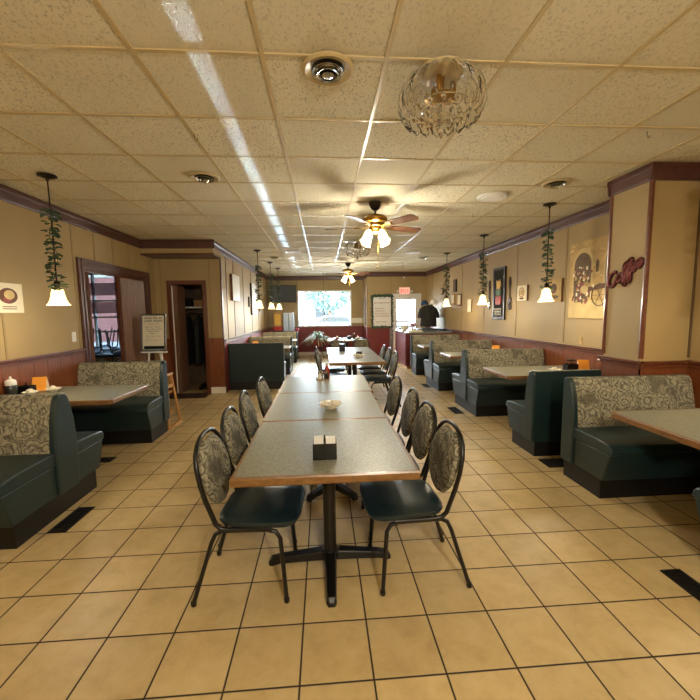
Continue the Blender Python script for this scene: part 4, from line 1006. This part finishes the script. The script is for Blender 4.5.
# Coffee sign on the pilaster
r = thing('coffee_sign', 'maroon wooden script sign reading Coffee on the pilaster', 'sign', (PX, 3.40, 1.84)); r.scale = (1., .84, .95)
def arc(cx, cy, rx, ry, a0, a1, n=14): return [(cx+rx*math.cos(math.radians(a0+(a1-a0)*k/n)), cy+ry*math.sin(math.radians(a0+(a1-a0)*k/n))) for k in range(n+1)]
letters = {
 'C': [arc(.06, .075, .055, .075, 50, 330)],
 'o': [arc(.145, .04, .032, .038, 0, 360)],
 'f': [[(.175, .03), (.21, .09)] + arc(.222, .125, .02, .035, 20, 180)[::-1][::-1] + [(.205, .09), (.203, .0), (.205, -.04)] + arc(.216, -.04, .013, .025, 180, 400) + [(.232, .025)]],
 'g': [[(.235, .03), (.265, .09)] + arc(.277, .13, .02, .035, 20, 180) + [(.26, .09), (.258, .0), (.26, -.035)] + arc(.271, -.035, .013, .025, 180, 400) + [(.29, .025)]],
 'e': [[(.295, .04), (.345, .05)] + arc(.32, .05, .027, .035, 10, 320)],
 'h': [[(.358, .04), (.408, .055)] + arc(.384, .052, .027, .036, 10, 320) + [(.43, .045)]]}
for grow, x0, x1, nm, mt, ext in ((.0095, -.028, -.014, 'face', 'maroon', 0), (.0185, -.014, -.002, 'backing', plain('dark maroon edge', (58, 22, 24), .6), 0)):
    for lt, strokes in letters.items():
        m = MB()
        for st in strokes:
            # slant upward to the right; along -y as read from the room
            pts = []
            for u, v in st:
                u2 = (u-.215)*1.1; v2 = v*(1. if v < .1 else .92)-.05+(u-.215)*.45
                pts.append(Vector((0, -u2, v2)))
            for i in range(len(pts)-1):
                p, q = pts[i], pts[i+1]; d = q-p
                if d.length < 1e-5: continue
                t = d.normalized(); nn = Vector((0, -t.z, t.y))*grow; tt = t*grow*.35
                quad = [p-tt+nn, q+tt+nn, q+tt-nn, p-tt-nn]
                m.prism([(c.y, c.z) for c in quad], 'x', x0, x1)
        m.build('letter_'+nm, mt, r)
# television on an arm in the far left corner
r = thing('television', 'black flat television angled in the far left corner', 'television', (-1.30, 12.6, 2.13), math.radians(24))
m = MB(); m.box(-.44, .44, -.025, .025, -.285, .285, .006); m.build('casing', 'tv', r)
MB().box(-.425, .425, -.028, -.025, -.265, .27).build('screen', plain('dark screen', (38, 42, 46), .5), r)
m = MB(); m.tube([(0, .02, 0), (.05, .2, 0), (.02, .6, 0)], .02, 8); m.box(-.1, .1, .025, .04, -.1, .1); m.build('wall_arm', 'black', r)
# candy and brochure stands under the television
r = thing('vending_stand', 'brown and red candy stand in the far left corner', 'stand', (-1.5, 12.6, 0))
MB().box(-.14, .14, -.14, .14, 0, .92, .01).build('cabinet', 'black', r); MB().box(-.13, .13, -.13, .13, 1.05, 1.52, .01).build('display', 'tan', r); MB().box(-.135, .135, -.135, .135, .92, 1.05, .008).build('red_tray', 'redprint', r)
m = MB(); m.box(-.1, .1, -.134, -.13, 1.1, 1.46); m.build('label_panel', 'yellow', r)
r = thing('display_stand', 'tall pale blue two panel display stand under the television', 'stand', (-1.14, 12.55, 0))
MB().box(-.2, .2, -.12, .12, 0, .9, .01).build('cabinet', 'black', r)
for sx in (-1, 1): MB().box(sx*.09-.08, sx*.09+.08, -.06, .06, .9, 1.5, .01).build('panel', plain('pale blue panel', (178, 196, 226), .3), r)
m = MB(); m.box(-.012, .012, -.04, .04, .9, 1.48); m.build('divider', 'tv', r)
m = MB(); m.ball((0, 0, 0), .07); tag(m.build('gumball_globe', 'redprint', None, True, loc=(-.86, 12.35, .93)), 'red round globe right of the pale blue display stand', 'gumball machine')
m = MB(); m.lathe([(.08, 0), (.08, .02), (.02, .04), (.02, .8), (.06, .84), (.06, .862)], n=14); tag(m.build('globe_stand', 'metal', None, True, loc=(-.86, 12.35, 0)), 'slim black stand carrying the red globe', 'stand')
# plant under the far window
r = thing('potted_plant', 'arching pale green plant on a stand under the far window', 'plant', (-.2, 12.35, 0))
m = MB(); m.lathe([(.12, .38), (.15, .42), (.17, .62), (.18, .62), (.18, .64), (.16, .64), (.14, .6), (.01, .6)], n=20); m.build('pot', 'maroon', r, True)
m = MB()
for k in range(3):
    a = 2*PI*k/3; m.tube([(.2*math.cos(a), .2*math.sin(a), 0), (.13*math.cos(a), .13*math.sin(a), .2), (.12*math.cos(a), .12*math.sin(a), .39)], .012, 8)
m.lathe([(.15, .37), (.15, .385)], n=16); m.build('stand', 'iron', r)
m = MB(); rnd = random.Random(9)
for k in range(190):
    a = rnd.uniform(0, 2*PI); L = rnd.uniform(.42, .72); e = rnd.uniform(.35, 1.35); pts = []
    for i in range(7):
        t = i/6; q = L*t*math.cos(e)*1.1; z = .62+L*(math.sin(e)*t-(.75+.3*math.cos(e))*t*t*.75)
        pts.append((q*math.cos(a), q*math.sin(a), z))
    w = rnd.uniform(.014, .024); pa = Vector((-math.sin(a), math.cos(a), 0)); prev = None
    for i, p in enumerate(pts):
        ww = w*(1-.9*(i/6)**2); c = [m.bm.verts.new(Vector(p)+pa*ww), m.bm.verts.new(Vector(p)-pa*ww)]
        if prev: m.bm.faces.new((prev[0], prev[1], c[1], c[0]))
        prev = c
m.build('leaves', 'leaf2', r, True)
# hanging cord before the window
r = thing('hanging_ornament', 'thin beaded cord hanging before the far window', 'ornament', (.03, 12.2, HC))
m = MB(); m.tube([(0, 0, 0), (0, 0, -1.42)], .006, 6); m.lathe([(.035, 0), (.03, -.012), (.006, -.02)], n=14); m.build('cord', 'bronze', r)
for k, z in enumerate((-.78, -.92, -1.05, -1.16, -1.3, -1.42)):
    m = MB(); m.ball((.02*(-1)**k, 0, z), .022, (1, .6, 1.2), 1); m.build('bead', 'bronze', r)
# exit sign, whiteboard, switch plates
r = thing('exit_sign', 'lit red EXIT sign with two lamp heads above the door', 'sign', (2.63, YE-.001, 2.15))
MB().box(-.18, .18, -.06, 0, -.125, .125, .01).build('housing', 'white', r)
MB().box(-.15, .15, -.064, -.06, -.095, .095).build('face', 'exitface', r)
E_ = [[(0, 0, .2, 1)], [(0, 0, 1, .18), (0, .41, .8, .59), (0, .82, 1, 1), (0, 0, .2, 1)]]
def strokes(ch):
    return {'E': [(0, 0, .22, 1), (.22, 0, 1, .18), (.22, .42, .85, .6), (.22, .82, 1, 1)], 'I': [(.38, 0, .62, 1)], 'T': [(.38, 0, .62, .82), (0, .82, 1, 1)], 'X': None}[ch]
for i, ch in enumerate('EXIT'):
    x0 = -.125+i*.064; m = MB(); W_, H_ = .05, .11
    if ch == 'X':
        for s in (1, -1):
            a = [(-.5*s, -.5), (-.28*s, -.5), (.5*s, .5), (.28*s, .5)]; m.prism([(x0+W_/2+u*W_, v*H_) for u, v in a], 'y', -.068, -.064)
    else:
        for a, b, c, d_ in strokes(ch): m.box(x0+a*W_, x0+c*W_, -.068, -.064, (b-.5)*H_, (d_-.5)*H_)
    m.build('letter', 'exitred', r)
for sx in (-1, 1):
    m = MB(); m.lathe([(.012, 0), (.03, .01), (.045, .05), (.045, .055), (.01, .055)], n=14, mat=Matrix.Translation((sx*.2, -.03, -.02)) @ Matrix.Rotation(sx*math.radians(70), 4, 'Y')); m.build('lamp_head', 'white', r, True)
r = thing('whiteboard', 'whiteboard with handwriting in a leafy dark frame left of the exit', 'whiteboard', (1.9, YE-.002, 1.5))
MB().box(-.3, .3, -.02, 0, -.48, .48).build('board', 'white', r)
m = MB()
for a in ((-.34, -.29, -.52, .52), (.29, .34, -.52, .52), (-.29, .29, -.52, -.47), (-.29, .29, .47, .52)): m.box(a[0], a[1], -.035, 0, a[2], a[3], .006)
m.build('frame', 'iron', r)
m = MB(); rnd = random.Random(4)
for k in range(330):
    t = rnd.random(); e = rnd.choice((0, 1, 2, 2, 3)); o_ = rnd.uniform(-.03, .03)
    px, pz = {0: (-.33+o_, -.52+1.04*t), 1: (.33+o_, -.52+1.04*t), 2: (-.33+.66*t, .51+o_), 3: (-.33+.66*t, -.5+o_)}[e]
    a = rnd.uniform(0, 2*PI); m.leaf((px, -.038, pz), (math.cos(a), -.5, math.sin(a)), .05, .035, Vector((0, 1, 0)))
m.build('garland', 'leaf', r)
m = MB(); m2 = MB(); rnd = random.Random(8)
scribble(m, -.1, .12, .42, .03, rnd, -.0215, .009)
for z, a, b in ((.28, -.24, .24), (.1, -.22, .05), (.02, -.22, .12), (-.06, -.24, .2), (-.14, -.2, .22), (-.33, -.2, .16)): scribble(m2, a, b, z, .045, rnd, -.0215, .012, 1.4)
m.build('writing', 'ink', r); m2.build('red_writing', 'redink', r)
m = MB(); m.box(-.19, .19, -.012, 0, -.09, .09, .004)
for k in range(4): m.box(-.14+k*.09, -.12+k*.09, -.02, -.012, -.025, .025, .002)
tag(m.build('switch_panel', 'cream', None, loc=(1.2, YF, 1.2)), 'row of pale switches on the wall right of the far window', 'switch')
# pale framed panel added in place of bright daylight on the return wall
r = thing('daylight_panel', 'narrow framed pale panel standing in for bright daylight on the return wall beside the whiteboard', 'mirror', (1.405, 12.55, 1.5))
MB().box(-.02, 0, -.3, .3, -.45, .45, .004).build('frame', 'rail', r); MB().box(-.024, -.02, -.26, .26, -.41, .41).build('glass', plain('pale daylight panel', (214, 216, 218), .12, .3), r)

# ------------------------------------------------------------------ host counter and what stands on it
r = thing('host_counter', 'dark red wooden host counter behind the last right bench', 'counter', (0, 0, 0))
m = MB(); m.box(2.13, 3.32, 9.5, 10.9, .08, .92); m.build('cabinet', 'redwall', r)
m = MB(); m.box(2.16, 3.32, 9.53, 10.87, 0, .08); m.build('toe_kick', 'pine', r)
m = MB(); m.box(2.10, 3.325, 9.46, 10.94, .92, .955, .006); m.build('countertop', 'lam', r)
m = MB()
for a in ((2.115, 2.13, 9.55, 10.85), ): 
    m.box(2.118, 2.13, 9.52, 9.6, .1, .9); m.box(2.118, 2.13, 10.8, 10.88, .1, .9); m.box(2.118, 2.13, 9.6, 10.8, .82, .9); m.box(2.118, 2.13, 9.6, 10.8, .1, .18)
m.build('panel_moulding', 'redwall', r)
r = thing('counter_shelf', 'dark raised shelf at the wall end of the host counter', 'shelf', (2.93, 10.2, .955))
MB().box(-.38, .38, -.3, .3, .03, .055, .004).build('shelf_board', 'black', r)
for sx in (-1, 1): MB().box(sx*.36-.012, sx*.36+.012, -.28, .28, 0, .03).build('support', 'black', r)
RZ = 1.01
r = thing('clothes_rack', 'dark wire rack with hooks on the raised counter shelf', 'rack', (2.9, 10.3, RZ))
m = MB(); m.lathe([(.16, 0), (.16, .015), (.02, .025), (.014, .05), (.014, .74), (.004, .76)], n=18); m.build('post', 'metal', r, True)
for k in range(4):
    a = k*PI/2+.4; m = MB(); m.tube([(0, 0, .6), (.1*math.cos(a), .1*math.sin(a), .64), (.2*math.cos(a), .2*math.sin(a), .66)], .007, 6); m.build('arm', 'metal', r)
def garment(x, y, z, mt, label, s=1., rz=0.):
    r = thing('hanging_shirt', label, 'shirt', (x, y, z), rz, 'shirts on the counter rack')
    m = MB(); rings = []
    for zz, sx, sy in ((0, .05, .02), (-.05, .16, .04), (-.12, .19, .06), (-.3, .17, .07), (-.5, .19, .08)):
        rings.append(m.ring([(sx*s*math.cos(a), sy*s*math.sin(a)*(1+.3*math.sin(6*a+zz*8)), zz*s) for a in [2*PI*k/26 for k in range(26)]]))
    m.skin(rings); m.build('body', mt, r, True)
    for sx in (-1, 1):
        m = MB(); m.tube([(sx*.15*s, 0, -.08*s), (sx*.21*s, -.02, -.2*s), (sx*.22*s, -.03, -.3*s)], [.06*s, .055*s, .05*s], 10, flat=.6); m.build('sleeve', mt, r, True)
garment(2.86, 10.08, 1.66, 'cloth', 'dark patterned shirt hanging at the front of the counter rack', 1.15, .1)
garment(3.06, 10.5, 1.66, 'darkcloth', 'charcoal shirt hanging at the right of the counter rack', 1.2, .5)
def cap(x, y, z, mt, label, rz):
    r = thing('baseball_cap', label, 'cap', (x, y, z), rz, 'caps on the counter rack')
    m = MB(); m.lathe([(.1, 0), (.103, .03), (.09, .08), (.055, .115), (.01, .125)], n=20); m.build('crown', mt, r, True)
    m = MB(); pl = [(.09*math.cos(a), -.05-.15*math.sin(a)) for a in [PI*k/14 for k in range(15)]]; m.prism(pl, 'z', .0, .008); m.build('brim', mt, r)
cap(2.78, 10.12, 1.67, 'navy', 'blue cap on top of the counter rack, left of the white cap', .3)
cap(3.04, 10.14, 1.69, 'white', 'white cap on top of the counter rack, right of the blue cap', -.3)
m = MB(); m.lathe([(.06, 0), (.065, .01), (.12, .14), (.125, .15), (.115, .15), (.055, .02), (.005, .015)], n=20); tag(m.build('white_basket', 'cream', None, True, loc=(2.27, 10.3, .955)), 'pale flared basket on the host counter before the door glass', 'basket')
m = MB(); m.box(-.18, .18, -.11, .11, 0, .03, .003); m.box(-.17, .15, -.1, .1, .03, .045, .002); tag(m.build('menu_stack', 'paper', None, loc=(2.42, 9.68, .955)), 'stack of pale menus lying on the host counter edge', 'menus')
r = thing('flower_vase', 'small vase of red flowers on the host counter beside the basket', 'vase', (2.45, 10.1, .955))
m = MB(); m.lathe([(.035, 0), (.045, .04), (.03, .09), (.035, .1), (.01, .1)], n=16); m.build('vase', 'cream', r, True)
m = MB(); rnd = random.Random(12)
for k in range(14):
    a = rnd.uniform(0, 2*PI); q = rnd.uniform(.0, .08); m.ball((q*math.cos(a), q*math.sin(a), .14+rnd.uniform(0, .07)), .022, sub=1)
m.build('flowers', 'redprint', r)
m = MB()
for k in range(9):
    a = 2*PI*k/9; m.tube([(0, 0, .08), (.05*math.cos(a), .05*math.sin(a), .15)], .003, 5)
m.build('stems', 'leaf', r)
r = thing('patterned_post', 'narrow black and white patterned post beside the host counter', 'post', (2.06, 11.2, 0))
MB().box(-.05, .05, -.05, .05, 0, .98, .004).build('shaft', 'spattern', r); MB().box(-.08, .08, -.08, .08, 0, .03, .004).build('foot', 'white', r)

# ------------------------------------------------------------------ outside
struct(MB().box(-40, 40, YF+.14, 60, -.25, -.15).build('ground', 'asphalt'))
b = thing('building', 'pale building across the street seen through the far window', 'building', (0, 46, -.15))
MB().box(-30, 30, 0, 6, 0, 3.2).build('wall', 'facade', b); MB().box(-30.5, 30.5, -.6, 6.5, 3.2, 3.6).build('roof', 'brick', b)
for k in range(7): MB().box(-22+k*7, -19.5+k*7, -.05, 0, 1, 2.4).build('window', 'carglass', b)
b = thing('building', 'red brick building outside the side room window', 'building', (-14, 24, -.15)); MB().box(-12, 6, 0, 6, 0, 4.4).build('wall', 'brick', b); MB().box(-12.5, 6.5, -.5, 6.5, 4.4, 4.8).build('roof', 'facade', b)
for k in range(4): MB().box(-10+k*4, -8.2+k*4, -.05, 0, 1.2, 2.8).build('window', 'carglass', b)
r = thing('street_tree', 'round tree across the lot in the middle of the far window', 'tree', (.5, 33, -.15))
m = MB(); m.tube([(0, 0, 0), (.1, 0, 1.5), (0, 0, 2.6)], [.2, .15, .12], 10); m.build('trunk', 'bark', r, True)
m = MB(); rnd = random.Random(6)
for k in range(420):
    v = Vector((rnd.gauss(0, 1), rnd.gauss(0, 1), rnd.gauss(0, 1))).normalized()*rnd.uniform(.6, 1.)
    p = Vector((v.x*2.1, v.y*1.8, 3.2+v.z*1.6))
    for j in range(3):
        a = rnd.uniform(0, 2*PI); m.leaf(p, (math.cos(a), math.sin(a), rnd.uniform(-.8, .8)), rnd.uniform(.3, .55), .3)
m.build('foliage', 'tree', r)
def car(x, y, rz, label, mat):
    r = thing('car', label, 'car', (x, y, -.15), rz, 'cars outside')
    m = MB(); prof = [(-2.2, .3), (2.2, .3), (2.25, .6), (2.1, .85), (1.1, .95), (.6, 1.4), (-.9, 1.42), (-1.6, .98), (-2.15, .92), (-2.28, .6)]
    m.prism(prof, 'y', -.85, .85); m.build('body', mat, r, bevel=.06)
    m = MB(); m.prism([(.95, .98), (.52, 1.34), (-.85, 1.36), (-1.4, 1.0)], 'y', -.87, .87); m.build('windows', 'carglass', r)
    for sx in (-1.35, 1.35):
        for sy in (-.8, .8):
            m = MB(); m.lathe([(.2, -.1), (.32, -.1), (.32, .1), (.2, .1)], n=20, mat=Matrix.Translation((sx, sy, .32)) @ Matrix.Rotation(PI/2, 4, 'X')); m.build('wheel', 'black', r, True)
car(-3.6, 34, 0, 'blue car parked at the left in the far window view', 'car')
car(5.2, 30, 0, 'dark car parked at the right in the far window view', 'carglass')
car(1.0, 25.5, 0, 'teal car parked low in the middle of the far window', 'car')

# ------------------------------------------------------------------ light
def point(loc, e, c, rad=.05, name='lamp_light'):
    l = bpy.data.lights.new(name, 'POINT'); l.energy = e; l.color = c; l.shadow_soft_size = rad
    o = bpy.data.objects.new(name, l); COL.objects.link(o); o.location = loc; return o
WARM = (1., .89, .68)
for i, (x, y, z) in enumerate(LAMPS[:9]): point((x, y, z-.045), 12.5, WARM, .05)
for (x, y, z) in LAMPS[9:]: point((x, y, z), 52., (1., .92, .75), .12)
for x, y in ((.62, -1.0),): point((x, y, 2.2), 165., (1., .92, .75), .12)  # unseen fill lamp added behind the camera to brighten the near end
def area(loc, rot, sx, sy, e, c, spread=None, portal=False, name='daylight'):
    l = bpy.data.lights.new(name, 'AREA'); l.shape = 'RECTANGLE'; l.size = sx; l.size_y = sy; l.energy = e; l.color = c
    if spread is not None: l.spread = spread
    l.cycles.is_portal = portal
    o = bpy.data.objects.new(name, l); COL.objects.link(o); o.location = loc; o.rotation_euler = rot; return o
area(((W0+W1)/2, YF+.07, (WZ0+WZ1)/2), (-PI/2, 0, 0), W1-W0, WZ1-WZ0, 1, (1, 1, 1), portal=True)
area(((D0+D1)/2, YE+.07, 1.1), (-PI/2, 0, 0), .65, 1.6, 1, (1, 1, 1), portal=True)
area(((SW0+SW1)/2, 9.69, (SZ0+SZ1)/2), (-PI/2, 0, 0), SW1-SW0, SZ1-SZ0, 1, (1, 1, 1), portal=True)
# narrow lamps added inside the far window for the daylight streak along the ceiling
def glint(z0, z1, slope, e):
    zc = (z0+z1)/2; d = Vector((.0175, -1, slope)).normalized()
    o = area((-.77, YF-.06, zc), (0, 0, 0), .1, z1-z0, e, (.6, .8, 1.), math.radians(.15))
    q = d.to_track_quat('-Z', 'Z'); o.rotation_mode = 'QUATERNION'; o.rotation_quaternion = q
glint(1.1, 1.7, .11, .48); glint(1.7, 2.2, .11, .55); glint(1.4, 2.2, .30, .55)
wd = bpy.data.worlds.new('sky'); SC.world = wd; wd.use_nodes = True
bg = wd.node_tree.nodes['Background']; bg.inputs[0].default_value = (.74, .89, 1., 1); bg.inputs[1].default_value = 44.

sl = bpy.data.lights.new('sun', 'SUN'); sl.energy = 70.; sl.angle = math.radians(.6); sl.color = (1., .97, .92)
so = bpy.data.objects.new('sun', sl); COL.objects.link(so); so.rotation_mode = 'QUATERNION'; so.rotation_quaternion = Vector((.35, .75, -.75)).normalized().to_track_quat('-Z', 'Z')

# ------------------------------------------------------------------ camera
F, PITCH, YAW, ROLL = 372.9, .1022, .0706, -.0128
fwd = Vector((math.sin(YAW)*math.cos(PITCH), math.cos(YAW)*math.cos(PITCH), -math.sin(PITCH)))
right = Vector((math.cos(YAW), -math.sin(YAW), 0)); up = right.cross(fwd)
r2 = right*math.cos(ROLL)+up*math.sin(ROLL); u2 = -right*math.sin(ROLL)+up*math.cos(ROLL)
cd = bpy.data.cameras.new('camera'); cd.sensor_width = 36; cd.lens = F/700*36; cd.clip_start = .05; cd.clip_end = 200
co = bpy.data.objects.new('camera', cd); COL.objects.link(co)
co.matrix_world = Matrix(((r2.x, u2.x, -fwd.x, 0), (r2.y, u2.y, -fwd.y, 0), (r2.z, u2.z, -fwd.z, 1.508), (0, 0, 0, 1)))
SC.camera = co
vs = SC.view_settings; vs.view_transform = 'Standard'; vs.look = 'None'; vs.exposure = .36; vs.gamma = 1.; vs.use_curve_mapping = False
